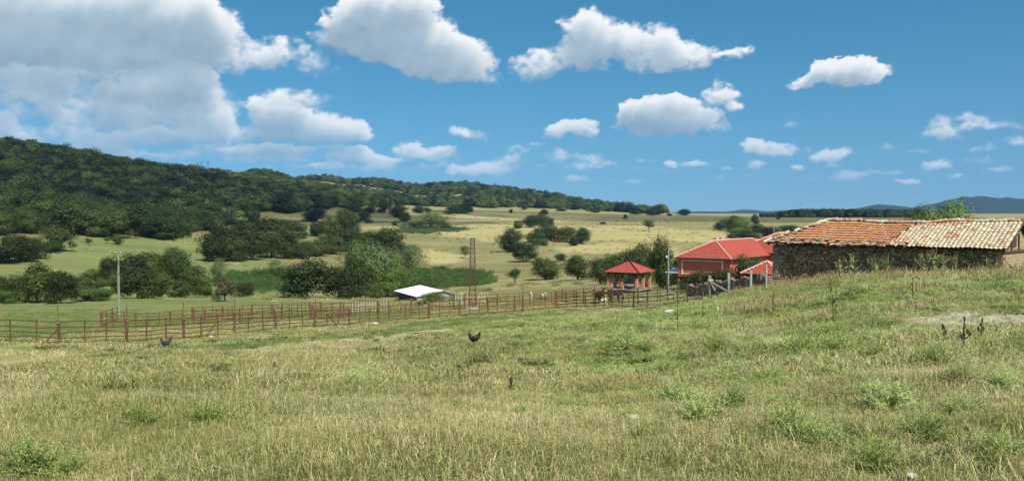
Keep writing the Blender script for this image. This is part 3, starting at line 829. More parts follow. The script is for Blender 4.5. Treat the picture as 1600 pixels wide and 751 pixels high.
def inside2(p, poly):
    r = False; n = len(poly)
    for i in range(n):
        x1, y1 = poly[i]; x2, y2 = poly[(i + 1) % n]
        if (y1 > p[1]) != (y2 > p[1]) and p[0] < (x2 - x1) * (p[1] - y1) / (y2 - y1) + x1: r = not r
    return r
def tiles(mb, O, e, s, poly, tw, th, colf, warp=None, jit=.0, seed=1, arch=.05, lift=.045, seg=4, under=None):
    """single tiles laid row by row on the roof plane O + e*x + s*y inside poly; each a curved shell with a thick lower lip"""
    rr = random.Random(seed); nrm = e.cross(s).normalized()
    if nrm.z < 0: nrm = -nrm
    xs = [p[0] for p in poly]; ys = [p[1] for p in poly]
    rows = int((max(ys) - min(ys)) / th) + 1
    for r in range(rows):
        y0 = min(ys) + r * th
        off = 0
        nx = int((max(xs) - min(xs)) / tw) + 1
        for c in range(nx):
            x0 = min(xs) + c * tw + off
            if not inside2((x0 + tw / 2, y0 + th * .5), poly): continue
            if y0 + th > max(ys) + .10 and max(ys) - y0 < th * .7: continue
            info = colf(x0, y0, rr)
            if info is None: continue
            col, j = info
            j = jit if j is None else j
            a = rr.gauss(0, j * .35); dx, dy, dz = rr.gauss(0, j * .06), rr.gauss(0, j * .10), abs(rr.gauss(0, j * .07))
            V = []
            for (yy, lf) in ((-.10 * th, lift), (1.08 * th, .006)):
                for k in range(seg + 1):
                    t = k / seg
                    X = (t - .5) * tw * 1.0; Y = yy - .5 * th
                    X2, Y2 = X * math.cos(a) - Y * math.sin(a), X * math.sin(a) + Y * math.cos(a)
                    hgt = lf + arch * math.sin(PI * t) + dz
                    px, py = x0 + tw / 2 + X2 + dx, y0 + th / 2 + Y2 + dy + .5 * 0
                    w = warp(px, py) if warp else 0.0
                    V.append(O + e * px + s * py + nrm * (hgt + .004 * rr.random()) + Vector((0, 0, w)))
            n1 = seg + 1
            # lip
            for k in range(n1): V.append(V[k] - nrm * (.035 + .4 * lift))
            fs = [(k, k + 1, n1 + k + 1, n1 + k) for k in range(seg)] + [(2 * n1 + k, 2 * n1 + k + 1, k + 1, k) for k in range(seg)]
            mb.add(V, fs, col)
def sheet(mb, O, e, s, poly, warp=None, off=-.03, col=None):
    n = e.cross(s).normalized()
    if n.z < 0: n = -n
    pts = []
    m = len(poly)
    for i in range(m):
        a, b = Vector(poly[i]), Vector(poly[(i + 1) % m])
        for k in range(10): pts.append(a.lerp(b, k / 10))
    c = sum((Vector(p) for p in poly), Vector((0, 0))) / m
    P = [O + e * q.x + s * q.y + n * off + Vector((0, 0, warp(q.x, q.y) if warp else 0)) for q in pts]
    C = O + e * c.x + s * c.y + n * off + Vector((0, 0, warp(c.x, c.y) if warp else 0))
    mb.add(P + [C], [(i, (i + 1) % len(P), len(P)) for i in range(len(P))], col)

BL = at(1193, 379, 64.8); BR = at(1575, 389, 53.2); BR.z = BL.z
be = (BR - BL); barn_len = be.length; be.normalize()
bn = Vector((-be.y, be.x, 0)); bn = bn if bn.y > 0 else -bn          # to the back
HALF, RISE, HIP = 3.25, 1.60, 3.3
barn = empty('stone_barn', (BL.x, BL.y, BL.z - 3.1)); tag(barn, 'old rubble stone barn with sagging orange and beige tile roof behind the grassy mound', 'barn')
inv = -Vector(barn.location)
bs = (bn * HALF + Vector((0, 0, RISE))).normalized(); SLEN = math.hypot(HALF, RISE)
O = BL + inv
def bwarp(x, y):
    t = x / barn_len; r = y / SLEN
    return -.16 * r * math.exp(-((t - .56) / .16) ** 2) - .10 * math.sin(PI * min(1, max(0, t))) * (1 - r) * .6 + .025 * math.sin(x * 1.9 + y) + .02 * math.sin(x * .7) + .10 * max(0, t - .75) * r
def bcol(x, y, rr):
    edge_l = x - HIP * min(1, y / SLEN)
    lim = barn_len * .60 + (-.5 if int(y / .33) % 2 else .5) * .25 + (1 - y / SLEN) * -1.15
    orange = x < lim
    messy = (edge_l < .45) or (y < .5 and x < barn_len * .62 and rr.random() < .7)
    if messy:
        if rr.random() < .05: return None
        c = rr.choice([(.46, .26, .15), (.46, .34, .23), (.36, .20, .12), (.48, .41, .32), (.26, .17, .10)])
        k = rr.uniform(.75, 1.15); return tuple(q * k for q in c), .65
    if orange:
        c = (.52, .26, .13) if rr.random() < .82 else rr.choice([(.60, .36, .20), (.44, .19, .09), (.54, .40, .25)])
        k = rr.uniform(.88, 1.1); return tuple(q * k for q in c), .12
    f = vnoise(np.array([x * .8]), np.array([y * 1.4]), 77)[0]
    c = (.50, .42, .285) if f < .40 else (.48, .25, .14)
    if y > SLEN - .7 and x < barn_len * .80: c = (.48, .22, .11)
    if rr.random() < .08: c = rr.choice([(.56, .50, .37), (.36, .29, .17), (.42, .21, .12), (.30, .24, .15)])
    k = rr.uniform(.84, 1.12); return tuple(q * k for q in c), .18
front_poly = [(0, 0), (barn_len, 0), (barn_len, SLEN), (HIP, SLEN)]
mb = MB(); rr0 = random.Random(3)
def split_col(side):
    def f(x, y, rr):
        lim = barn_len * .60
        info = bcol(x, y, rr)
        return info
    return f
# orange rows are long low barrel courses, beige ones are wavy interlocking tiles: same routine, different tile width
left_poly = [(0, 0), (barn_len * .53, 0), (barn_len * .60, SLEN), (HIP, SLEN)]
right_poly = [(barn_len * .53, 0), (barn_len, 0), (barn_len, SLEN), (barn_len * .60, SLEN)]
tiles(mb, O, be, bs, left_poly, .24, .345, bcol, bwarp, .3, 5, .016, .10)
tiles(mb, O, be, bs, right_poly, .27, .315, bcol, bwarp, .3, 6, .075, .05)
hs_dir = (be * HIP + Vector((0, 0, RISE))).normalized(); HS = math.hypot(HIP, RISE)
def hcol(x, y, rr):
    c = rr.choice([(.46, .26, .15), (.48, .33, .22), (.36, .20, .12), (.50, .42, .32)])
    k = rr.uniform(.75, 1.15); return tuple(q * k for q in c), 1.0
tiles(mb, O + bn * (2 * HALF), -bn, hs_dir, [(0, 0), (2 * HALF, 0), (HALF, HS)], .24, .33, hcol, None, .8, 8, .05, .06)
tiles(mb, O + bn * (2 * HALF) + be * barn_len, -be, (-bn * HALF + Vector((0, 0, RISE))).normalized(), [(0, 0), (barn_len, 0), (barn_len - HIP, SLEN), (0, SLEN)], .44, .5, bcol, None, .3, 9, .05, .06, 2)
roof = mb.build('roof', M['oldtile'], barn)
mb = MB()
sheet(mb, O, be, bs, front_poly, bwarp, -.05)
sheet(mb, O + bn * (2 * HALF), -bn, hs_dir, [(0, 0), (2 * HALF, 0), (HALF, HS)], None, -.05)
sheet(mb, O + bn * (2 * HALF) + be * barn_len, -be, (-bn * HALF + Vector((0, 0, RISE))).normalized(), [(0, 0), (barn_len, 0), (barn_len - HIP, SLEN), (0, SLEN)], None, -.05)
mb.build('roof_boards', M['wood_dark'], roof)
# ridge and hip caps of old half-round tiles
mb = MB(); rr = random.Random(4)
def caps(A, B, step=.36, warp=None, mess=.03):
    L_ = (B - A).length; d = (B - A).normalized(); n = int(L_ / step)
    for k in range(n):
        if rr.random() < .05: continue
        p = A + d * (k * step); q = p + d * step * 1.1
        w0 = warp(k * step) if warp else 0; w1_ = warp(k * step + step) if warp else 0
        j = Vector((rr.gauss(0, mess), rr.gauss(0, mess), rr.gauss(0, mess * .6)))
        c = rr.choice([(.62, .42, .28), (.58, .48, .34), (.54, .32, .19), (.64, .56, .43)])
        mb.tube([p + j + Vector((0, 0, .07 + w0)), q + j + Vector((0, 0, .10 + w1_))], [.11, .13], 7, True, c)
RL = O + bn * HALF + be * HIP + Vector((0, 0, RISE)); RR_ = O + bn * HALF + be * barn_len + Vector((0, 0, RISE))
caps(RL, RR_, .36, lambda t: bwarp(t + HIP, SLEN))
caps(O + Vector((0, 0, .02)), RL, .34, None, .06)
caps(O + bn * (2 * HALF), RL, .34, None, .06)
mb.build('ridge_tile', M['oldtile'], roof)
# rubble heap of broken tile on the left hip
# walls: set back under the eaves
wz0, wz1 = -.9, 3.1 - .14
w0 = Vector((0, 0, 0)) + be * .55 + bn * .42; w1 = be * (barn_len - .38) + bn * .42
def wall_panel(mb, a, b, zb, zt, thick, inward, nx=40, nz=10, amp=.03, seed=0, topf=None):
    L_ = (b - a).length; d = (b - a).normalized(); rr = random.Random(seed)
    V = []
    for i in range(nx + 1):
        for k in range(nz + 1):
            t = i / nx; z = zb + (zt - zb) * k / nz
            if topf: z = zb + (topf(t) - zb) * k / nz
            p = a + d * (L_ * t) + Vector((0, 0, z)) - inward * (rr.uniform(-1, 1) * amp if 0 < i < nx else 0)
            V.append(p)
    for i in range(nx + 1):
        t = i / nx
        for z in (zb, topf(t) if topf else zt): V.append(a + d * (L_ * t) + inward * thick + Vector((0, 0, z)))
    n1 = nz + 1; base = (nx + 1) * n1
    fs = [(i * n1 + k, (i + 1) * n1 + k, (i + 1) * n1 + k + 1, i * n1 + k + 1) for i in range(nx) for k in range(nz)]
    fs += [(base + i * 2, base + i * 2 + 1, base + i * 2 + 3, base + i * 2 + 2) for i in range(nx)]
    fs += [(i * n1 + nz, (i + 1) * n1 + nz, base + (i + 1) * 2 + 1, base + i * 2 + 1) for i in range(nx)]
    fs += [(k, k + 1, base + 1, base) if False else (k, k + 1, base + 1) for k in range(nz)] + [(0, base + 1, base)]
    e_ = nx * n1; be_ = base + nx * 2
    fs += [(e_ + k, e_ + k + 1, be_ + 1) for k in range(nz)] + [(e_, be_ + 1, be_)]
    mb.add(V, fs)
mb = MB()
wall_panel(mb, w0, w1, wz0, wz1, .55, bn, 130, 26, .035, 1)
wall_panel(mb, w0 + bn * (2 * HALF - .84), w0 + bn * .02, wz0, wz1, .5, be, 50, 20, .03, 2)
wall_panel(mb, w1 + bn * (2 * HALF - .84), w0 + bn * (2 * HALF - .84), wz0, wz1, .5, -bn, 60, 6, .03, 3)
wall_o = mb.build('wall', M['rubble'], barn)
# dressed corner stones at the left end
mb = MB(); rr = random.Random(6); z = wz0
while z < wz1 - .3:
    h_ = rr.uniform(.18, .46); L_ = rr.uniform(.35, .95)
    c = w0 + be * (L_ / 2 - .04) + bn * .2 + Vector((0, 0, z + h_ / 2))
    Mx = Matrix((be, bn, Vector((0, 0, 1)))).transposed() @ Matrix.Rotation(rr.uniform(-.06, .06), 3, 'Z')
    mb.box(c, (L_, .52, h_ - .03), Mx); z += h_
cs = mb.build('corner_stone', M['cornerstone'], wall_o)
bv = cs.modifiers.new('round', 'BEVEL'); bv.width = .05; bv.segments = 2
# adobe gable at the right end with a tie beam and a dark loft opening
g0 = w1.copy(); g1 = w1 + bn * (2 * HALF - .84)
mb = MB()
topf = lambda t: wz1 + (RISE + .02) * (1 - abs(2 * t - 1)) * .93
wall_panel(mb, g0 + be * .0, g1, wz0, wz1, .4, -be, 60, 24, .012, 5, topf)
gab = mb.build('gable_wall', M['adobe'], barn); gab['label'] = 'sunlit mud brick gable'
# object space of the brick texture runs along the gable
for_m = Matrix((bn, Vector((0, 0, 1)), be)).transposed()
mb = MB()
Mg = Matrix((bn, be, Vector((0, 0, 1)))).transposed()
mb.box((g0 + g1) / 2 + be * .03 + Vector((0, 0, wz1 - .08)), (2 * HALF - .7, .12, .15), Mg)
for t in (.25, .5, .75): mb.box(g0.lerp(g1, t) + be * .035 + Vector((0, 0, wz1 + .5)), (.12, .1, 1.0), Mg)
mb.build('tie_beam', M['wood_dark'], barn)
mb = MB(); mb.box(g0 + bn * 1.75 + be * .02 + Vector((0, 0, .85)), (1.1, .1, 2.3), Mg)
dr = mb.build('door', M['wood'], barn)
mb = MB()
for k in range(4): mb.box(g0 + bn * (1.35 + k * .27) + be * .078 + Vector((0, 0, .85)), (.02, .012, 2.2), Mg)
mb.build('door_batten', M['wood_dark'], dr)
mb = MB(); mb.box(g0 + bn * 1.9 + be * .02 + Vector((0, 0, wz1 + .62)), (.8, .1, .8), Mg); mb.build('loft_opening', M['plank_and_shade'], barn)  # dark panel painted in place of the shade within the opening
# rafters' ends under the eave
mb = MB()
for k in range(26):
    p = be * (.4 + k * (barn_len - .8) / 25) + bn * .2 + Vector((0, 0, 3.1 - .02))
    mb.box(p, (.08, .5, .09), Matrix((be, bs, be.cross(bs))).transposed())
mb.build('rafter', M['wood_dark'], roof)
# small wire frame gate leaning at the barn's right end
P0 = gpos(1563, 437, 30)

# ------------------------------------------------------------------ red roofed house
HA = at(1060, 402, 116.0); HB = at(1140, 404, 111.8); HB.z = HA.z
h1 = (HB - HA); hw = h1.length; h1.normalize(); h2 = Vector((-h1.y, h1.x, 0)); h2 = h2 if h2.y > 0 else -h2
gz = H(HA.x, HA.y) - .3
house = empty('red_house', (HA.x, HA.y, gz)); tag(house, 'red plastered house with a hipped red tile roof behind the hedge', 'house')
O = HA - Vector((HA.x, HA.y, gz)); HLEN = 20.0; OV = .42; HR = 2.15
def col_red(x, y, rr):
    c = (.355, .075, .052); k = rr.uniform(.86, 1.12)
    return tuple(q * k for q in c), None
def hip_roof(mb, capmb, O, e1, e2, w, l, ov, rise, th=.36, tw=.30, seed=1, front=True, lift=.05):
    A = O - e1 * ov - e2 * ov; W, L_ = w + 2 * ov, l + 2 * ov; hw_ = W / 2; sl = math.hypot(hw_, rise)
    up = Vector((0, 0, rise))
    R1 = A + e1 * hw_ + e2 * hw_ + up; R2 = A + e1 * hw_ + e2 * (L_ - hw_) + up
    sides = [(A, e1, (e2 * hw_ + up).normalized(), [(0, 0), (W, 0), (hw_, sl)]),
             (A + e1 * W, e2, (-e1 * hw_ + up).normalized(), [(0, 0), (L_, 0), (L_ - hw_, sl), (hw_, sl)]),
             (A + e1 * W + e2 * L_, -e1, (-e2 * hw_ + up).normalized(), [(0, 0), (W, 0), (hw_, sl)]),
             (A + e2 * L_, -e2, (e1 * hw_ + up).normalized(), [(0, 0), (L_, 0), (L_ - hw_, sl), (hw_, sl)])]
    for k, (o, e, s, poly) in enumerate(sides):
        tiles(mb, o, e, s, poly, tw, th, col_red, None, .03, seed + k, .045, lift, 3)
        sheet(mb, o, e, s, poly, None, -.012, (.30, .08, .06))
    # closed soffit
    mb.add([A, A + e1 * W, A + e1 * W + e2 * L_, A + e2 * L_], [(0, 1, 2, 3)], (.20, .09, .07))
    for p, q in ((A, R1), (A + e1 * W, R1), (A + e1 * W + e2 * L_, R2), (A + e2 * L_, R2), (R1, R2)):
        capmb.tube([p + Vector((0, 0, .05)), q + Vector((0, 0, .07))], .10, 6)
    return R1, R2, A, W, L_
mb, cm = MB(), MB()
R1, R2, RA, RW, RLn = hip_roof(mb, cm, O, h1, h2, hw, HLEN, OV, HR)
# cross wing further right
O2 = O + h2 * 13.5 + h1 * 1.8
hip_roof(mb, cm, O2 + Vector((0, 0, .25)), h1, h2, hw + 2.6, 12.0, OV, HR + .55, seed=20)
hroof = mb.build('roof', M['housetile'], house)
cm.build('ridge_cap', M['ridge'], hroof)
Mh = Matrix((h1, h2, Vector((0, 0, 1)))).transposed()
mb = MB(); zt = O.z - .05; zf = O.z - 2.45
mb.box(O + h1 * hw / 2 + h2 * HLEN / 2 + Vector((0, 0, (zt + zf) / 2 - O.z)), (hw, HLEN, zt - zf), Mh)
mb.box(O2 + h1 * (hw + 2.6) / 2 + h2 * 6 + Vector((0, 0, -1.1)), (hw + 2.6, 12, 2.6), Mh)
hwall = mb.build('wall', M['house_red'], house)
mb = MB(); mb.box(O + h1 * hw / 2 + h2 * HLEN / 2 + Vector((0, 0, -2.5 - (O.z - 2.5) / 2)), (hw - .3, HLEN - .3, O.z - 2.5 + .4), Mh); mb.build('basement', M['dark_void'], house)  # dark box stands in for the shade of the open basement
mb = MB()
fx0, fx1, fz0, fz1, bw = .55, hw - .95, -2.1, -.32, .20
for (x, z, dx, dz) in (((fx0 + fx1) / 2, fz1, fx1 - fx0 + bw, bw), ((fx0 + fx1) / 2, fz0, fx1 - fx0 + bw, bw), (fx0, (fz0 + fz1) / 2, bw, fz1 - fz0 - bw), (fx1, (fz0 + fz1) / 2, bw, fz1 - fz0 - bw)):
    mb.box(O + h1 * x - h2 * .03 + Vector((0, 0, z)), (dx, .06, dz), Mh)
mb.build('wall_trim', M['cream'], hwall)
mb = MB(); mb.tube([RA - h2 * .06 + Vector((0, 0, -.04)), RA + h1 * RW - h2 * .06 + Vector((0, 0, -.06))], .07, 6); mb.tube([RA + h1 * (RW + .06) + Vector((0, 0, -.06)), RA + h1 * (RW + .06) + h2 * RLn + Vector((0, 0, -.04))], .07, 6)
mb.tube([O + h1 * (hw + .02) - h2 * .06 + Vector((0, 0, -.1)), O + h1 * (hw + .02) - h2 * .06 + Vector((0, 0, -4))], .05, 6)
mb.build('gutter', M['dark_void'], hroof)
for q, (x, y) in enumerate(((hw / 2 - 1.2, 6.6), (hw / 2 - 1.5, 9.0))):
    mb = MB(); c = O + h1 * x + h2 * y
    mb.box(c + Vector((0, 0, HR - .35)), (.5, .6, 1.3), Mh); mb.box(c + Vector((0, 0, HR + .33)), (.62, .72, .08), Mh)
    mb.build('chimney', M['cream'], hroof)
for x in (3.0, 6.4, 9.8):
    mb = MB(); c = O + h1 * (hw + .02) + h2 * x + Vector((0, 0, -1.35))
    mb.box(c, (.06, 1.3, 1.2), Mh); wf = mb.build('window', M['cream'], house)
    mb = MB(); mb.box(c + h1 * .025, (.03, 1.1, 1.0), Mh); mb.build('pane', M['plank_and_shade'], wf)
mb = MB()
aw = O + Vector((0, 0, -2.0)) - h1 * 1.9
mb.add([aw, aw + h1 * 1.88, aw + h1 * 1.88 + h2 * 2.6 + Vector((0, 0, .5)), aw + h2 * 2.6 + Vector((0, 0, .5)), aw + Vector((0, 0, -.06)), aw + h1 * 1.88 + Vector((0, 0, -.06)), aw + h1 * 1.88 + h2 * 2.6 + Vector((0, 0, .44)), aw + h2 * 2.6 + Vector((0, 0, .44))],
       [(0, 1, 2, 3), (7, 6, 5, 4), (0, 4, 5, 1), (1, 5, 6, 2), (2, 6, 7, 3), (3, 7, 4, 0)])
awn = mb.build('awning', M['white_sheet'], house)
mb = MB()
for q in (.1, 1.75): mb.tube([aw + h1 * q + h2 * .1 + Vector((0, 0, -.05)), Vector((aw.x + h1.x * q + h2.x * .1, aw.y + h1.y * q + h2.y * .1, -.2))], .05, 6)
mb.build('awning_post', M['wood_dark'], awn)

# small red roofed shelter between the hedge and the barn
p0 = at(1163, 427, 88); p1 = at(1215, 427, 86); p1.z = p0.z
e1 = (p1 - p0); w_ = e1.length; e1.normalize(); e2 = Vector((-e1.y, e1.x, 0))
sg = H(p0.x, p0.y) - .3
so_ = empty('garden_shelter', (p0.x, p0.y, sg)); tag(so_, 'small shelter with red hip roof, partly hidden by the barn corner', 'shelter')
O = p0 - Vector((p0.x, p0.y, sg)); mb, cm = MB(), MB()
hip_roof(mb, cm, O, e1, e2, w_, w_ * 1.0, .3, 1.15, seed=40)
rf = mb.build('roof', M['housetile'], so_); cm.build('ridge_cap', M['ridge'], rf)
for q, (x, y) in enumerate(((.1, .1), (w_ - .1, .1), (.1, w_ - .1), (w_ - .1, w_ - .1))):
    mb = MB(); mb.tube([O + e1 * x + e2 * y - Vector((0, 0, O.z + .2)), O + e1 * x + e2 * y], .09, 8); mb.build('post', M['wood_dark'], so_)
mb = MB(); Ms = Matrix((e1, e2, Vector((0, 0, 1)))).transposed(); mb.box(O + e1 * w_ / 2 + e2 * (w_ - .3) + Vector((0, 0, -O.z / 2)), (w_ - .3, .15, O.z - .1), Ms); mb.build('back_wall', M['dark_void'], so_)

# ------------------------------------------------------------------ gazebo
gc = at(983, 424, 108.5); gw = 3.75
ang = R(-33)
g1 = Vector((math.cos(ang), math.sin(ang), 0)); g2 = Vector((-g1.y, g1.x, 0))
gzb = H(gc.x, gc.y) - .1
gaz = empty('gazebo', (gc.x, gc.y, gzb)); tag(gaz, 'open gazebo with pink columns and a pyramid roof of red tiles', 'gazebo')
EH = gc.z - gzb
mb, cm = MB(), MB(); O = -g1 * gw / 2 - g2 * gw / 2 + Vector((0, 0, EH))
hip_roof(mb, cm, O, g1, g2, gw, gw, .55, 1.28, .33, .28, 60)
rf = mb.build('roof', M['housetile'], gaz); cm.build('ridge_cap', M['housetile'], rf)
DZ = EH - 2.0
Mg2 = Matrix((g1, g2, Vector((0, 0, 1)))).transposed()
mb = MB(); mb.box((0, 0, DZ - .08), (gw + .5, gw + .5, .16), Mg2); mb.build('deck', M['slab'], gaz)
mb = MB(); mb.box((0, 0, (DZ - .16) / 2 - .25), (gw + .2, gw + .2, DZ - .16 + .5), Mg2); mb.build('plinth', M['dark_void'], gaz)
for x, y in ((0, 0), (gw / 2, 0), (gw, 0), (0, gw / 2), (0, gw), (gw / 2, gw), (gw, gw), (gw, gw / 2)):
    c = O + g1 * x + g2 * y; mb = MB()
    mb.box((c.x, c.y, DZ + .62), (.30, .30, 1.24), Mg2); mb.box((c.x, c.y, DZ + 1.27), (.38, .38, .06), Mg2)
    mb.box((c.x, c.y, DZ + .04), (.38, .38, .08), Mg2)
    cl = mb.build('column', M['pink'], gaz)
    mb = MB(); mb.box((c.x, c.y, (DZ + 1.3 + EH) / 2), (.13, .13, EH - DZ - 1.3), Mg2); mb.build('upper_post', M['wood_dark'], cl)
mb = MB()
for a_, b_ in (((0, 0), (gw, 0)), ((gw, 0), (gw, gw)), ((gw, gw), (0, gw)), ((0, gw), (0, 0))):
    A = O + g1 * a_[0] + g2 * a_[1]; B = O + g1 * b_[0] + g2 * b_[1]; c = (A + B) / 2
    d = (B - A).normalized(); Mx = Matrix((d, Vector((-d.y, d.x, 0)), Vector((0, 0, 1)))).transposed()
    mb.box((c.x, c.y, EH - .10), ((B - A).length, .14, .18), Mx)
mb.build('eave_beam', M['wood_dark'], gaz)
# table inside
tb = empty('garden_table', gc + Vector((0, 0, DZ - EH))); tb.rotation_euler = (0, 0, ang); tag(tb, 'grey blue covered table standing under the gazebo roof', 'table')
mb = MB(); mb.box((.1, .2, .74), (1.7, .9, .06)); mb.box((.1, -.24, .62), (1.7, .02, .22)); mb.build('table_top', simple('blue_grey_cloth', (.16, .20, .24), .9, .15, 5), tb)
for x in (-.6, .8):
    for y in (-.1, .5):
        mb = MB(); mb.box((x, y, .355), (.07, .07, .71)); mb.build('leg', M['wood_dark'], tb)

# ------------------------------------------------------------------ white roofed cow shed
P1_, P2_, P3_, P4_, P5_ = Vector((-21.1, 161, -14.07)), Vector((-16.1, 150, -14.07)), Vector((-11.95, 151.9, -13.2)), Vector((-9.8, 152.9, -14.07)), Vector((-16.9, 162.8, -13.2))
P6_ = P4_ + (P1_ - P2_)
base = min(H(P2_.x, P2_.y), H(P1_.x, P1_.y)) - .15
shed = empty('cow_shed', (P2_.x, P2_.y, base)); tag(shed, 'low dark cow shed under a bright white metal sheet roof', 'shed')
off = Vector((P2_.x, P2_.y, base)); dd = (P1_ - P2_).normalized(); ww = (P4_ - P2_).normalized()
def slab(mb, pts, t=.06):
    n = (pts[1] - pts[0]).cross(pts[2] - pts[0]).normalized() * t
    m = len(pts); mb.add(list(pts) + [p - n for p in pts], [tuple(range(m)), tuple(range(2 * m - 1, m - 1, -1))] + [(i, m + i, m + (i + 1) % m, (i + 1) % m) for i in range(m)])
mb = MB()
a = [P2_ - off - dd * .4 - ww * .35, P3_ - off - dd * .4, P5_ - off + dd * .4, P1_ - off + dd * .4 - ww * .35]
slab(mb, a)
rf = mb.build('roof', M['white_sheet'], shed)
mb = MB()
for k in range(1, 12):
    t = k / 12; p = a[0].lerp(a[3], t); q = a[1].lerp(a[2], t); mb.tube([p + Vector((0, 0, .02)), q + Vector((0, 0, .02))], .03, 4)
mb.build('roof_seam', M['white_sheet'], rf)
mb = MB(); slab(mb, [P3_ - off - dd * .4, P4_ - off - dd * .4 + ww * .3, P6_ - off + dd * .4 + ww * .3, P5_ - off + dd * .4]); mb.build('rear_roof', M['grey_wall'], rf)
hgt = P2_.z - base
mb = MB()
for k in range(11):
    p = (P2_ - off).lerp(P1_ - off, k / 10); p.z = 0
    mb.box(p + Vector((0, 0, hgt / 2 - .1)), (.16, .16, hgt + .1))
mb.build('post', M['wood'], shed)
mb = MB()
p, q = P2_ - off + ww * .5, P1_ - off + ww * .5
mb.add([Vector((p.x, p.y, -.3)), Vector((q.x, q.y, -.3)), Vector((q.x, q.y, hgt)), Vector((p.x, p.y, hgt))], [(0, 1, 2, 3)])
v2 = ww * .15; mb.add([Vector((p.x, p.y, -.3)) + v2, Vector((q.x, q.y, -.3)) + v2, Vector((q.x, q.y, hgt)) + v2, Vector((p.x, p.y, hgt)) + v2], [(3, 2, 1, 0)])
mb.build('open_side_shade', M['plank_and_shade'], shed)  # dark sheet stands in for the shade inside the open side
mb = MB(); pa, pb, pc = P2_ - off, P4_ - off, P3_ - off
mb.add([Vector((pa.x, pa.y, -.3)), Vector((pb.x, pb.y, -.3)), pb - Vector((0, 0, .1)), pc - Vector((0, 0, .1)), pa - Vector((0, 0, .1))], [(0, 1, 2, 3, 4)])
b2 = dd * .2; mb.add([Vector((pa.x, pa.y, -.3)) + b2, Vector((pb.x, pb.y, -.3)) + b2, pb - Vector((0, 0, .1)) + b2, pc - Vector((0, 0, .1)) + b2, pa - Vector((0, 0, .1)) + b2], [(4, 3, 2, 1, 0)])
mb.build('gable_wall', M['grey_wall'], shed)
mb = MB(); c = pa.lerp(pb, .66) - dd * .06; mb.box(Vector((c.x, c.y, .45)), (.9, .08, 1.3), Matrix((ww, dd, Vector((0, 0, 1)))).transposed()); mb.build('door', M['plank_and_shade'], shed)

M['pole_grey'] = simple('grey_pole', (.20, .22, .19), .9, .2, 4)
# ------------------------------------------------------------------ lattice mast, poles
mp = gpos(738.5, 482, 70); mh = at(738.5, 373, mp.y).z - mp.z
mast = empty('lattice_mast', mp); tag(mast, 'thin rusty steel lattice mast rising behind the pipe fence', 'mast')
def leg_pt(i, t):
    w = .37 * (1 - t) + .20 * t; return Vector(((-w, w, w, -w)[i], (-w, -w, w, w)[i], mh * t))
for i in range(4):
    mb = MB(); mb.tube([leg_pt(i, 0) - Vector((0, 0, .2)), leg_pt(i, 1)], .045, 5); mb.build('leg', M['dark_metal'], mast)
for i in range(4):
    mb = MB(); n = 15
    for k in range(n):
        a, b = leg_pt(i, k / n), leg_pt((i + 1) % 4, (k + 1) / n)
        if k % 2: a, b = leg_pt((i + 1) % 4, k / n), leg_pt(i, (k + 1) / n)
        mb.tube([a, b], .022, 4); mb.tube([leg_pt(i, (k + 1) / n), leg_pt((i + 1) % 4, (k + 1) / n)], .02, 4)
    mb.build('bracing', M['dark_metal'], mast)
mb = MB(); mb.box((0, 0, .05), (1.25, 1.25, .35)); mb.build('footing', M['concrete'], mast)
mb = MB(); mb.box((0, 0, mh + .04), (.56, .56, .08)); mb.build('cap', M['dark_metal'], mast)

pp = gpos(186, 493, 70); ph = at(185, 395, pp.y).z - pp.z
pole = empty('power_pole', pp); tag(pole, 'slim grey concrete power pole with cross arm standing beyond the pipe fence', 'pole')
mb = MB(); mb.tube([(0, 0, -.5), (0, 0, ph * .6), (0, 0, ph)], [.155, .13, .11], 8); mb.build('shaft', M['pole_grey'], pole)
mb = MB(); mb.box((-.32, 0, ph - .02), (1.35, .09, .07)); mb.build('cross_arm', M['dark_metal'], pole)
for x in (-.95, -.35, .25):
    mb = MB(); mb.tube([(x, 0, ph + .015), (x, 0, ph + .07), (x, 0, ph + .15)], [.035, .055, .03], 8); mb.build('insulator', M['cream'], pole)
mb = MB(); mb.box((.2, -.03, ph - 2.45), (.26, .16, .2)); mb.box((-.0, -.2, ph - 1.0), (.12, .12, .5)); mb.build('fitting', M['dark_metal'], pole)

lp = at(1044, 460, 92); lp.z = H(lp.x, lp.y); lh = at(1044, 391, 92).z - lp.z
lamp = empty('lamp_pole', lp); tag(lamp, 'pale round pole carrying a small white lamp, between gazebo and red house', 'pole')
mb = MB(); mb.tube([(0, 0, -.4), (0, 0, lh)], [.11, .09], 8); mb.build('shaft', M['pole_grey'], lamp)
mb = MB(); mb.tube([(-.08, 0, lh - .72), (-.14, -.02, lh - .68)], .02, 5)
mb.tube([(-.19, -.02, lh - .80), (-.19, -.02, lh - .72), (-.19, -.02, lh - .60), (-.19, -.02, lh - .55)], [.04, .09, .09, .03], 8); mb.build('lamp_head', M['white_sheet'], lamp)

for k, (u, v0, v1) in enumerate([(309, 254, 263), (315, 253, 263), (325, 252, 264)]):
    p = gpos(u, 262.5, 500, 1200); a_, _ = slopes(u, 262); p = Vector((a_ * 960, 960, H(a_ * 960, 960))); h_ = at(u, v0, 960).z - p.z
    o = empty('pylon', p); tag(o, 'tiny thin pylon standing out against the sky on the wooded hill crest', 'pylon', 'pylons on the hill crest')
    mb = MB(); mb.tube([(-1.2, 0, -1), (-.4, 0, h_)], .22, 4); mb.tube([(1.2, 0, -1), (.4, 0, h_)], .22, 4); mb.tube([(-1, 0, h_ * .3), (.8, 0, h_ * .6)], .15, 4); mb.build('mast', M['pole_grey'], o)
    mb = MB(); mb.tube([(-2.4, 0, h_ - .6), (2.4, 0, h_ - .6)], .2, 4); mb.build('cross_arm', M['pole_grey'], o)

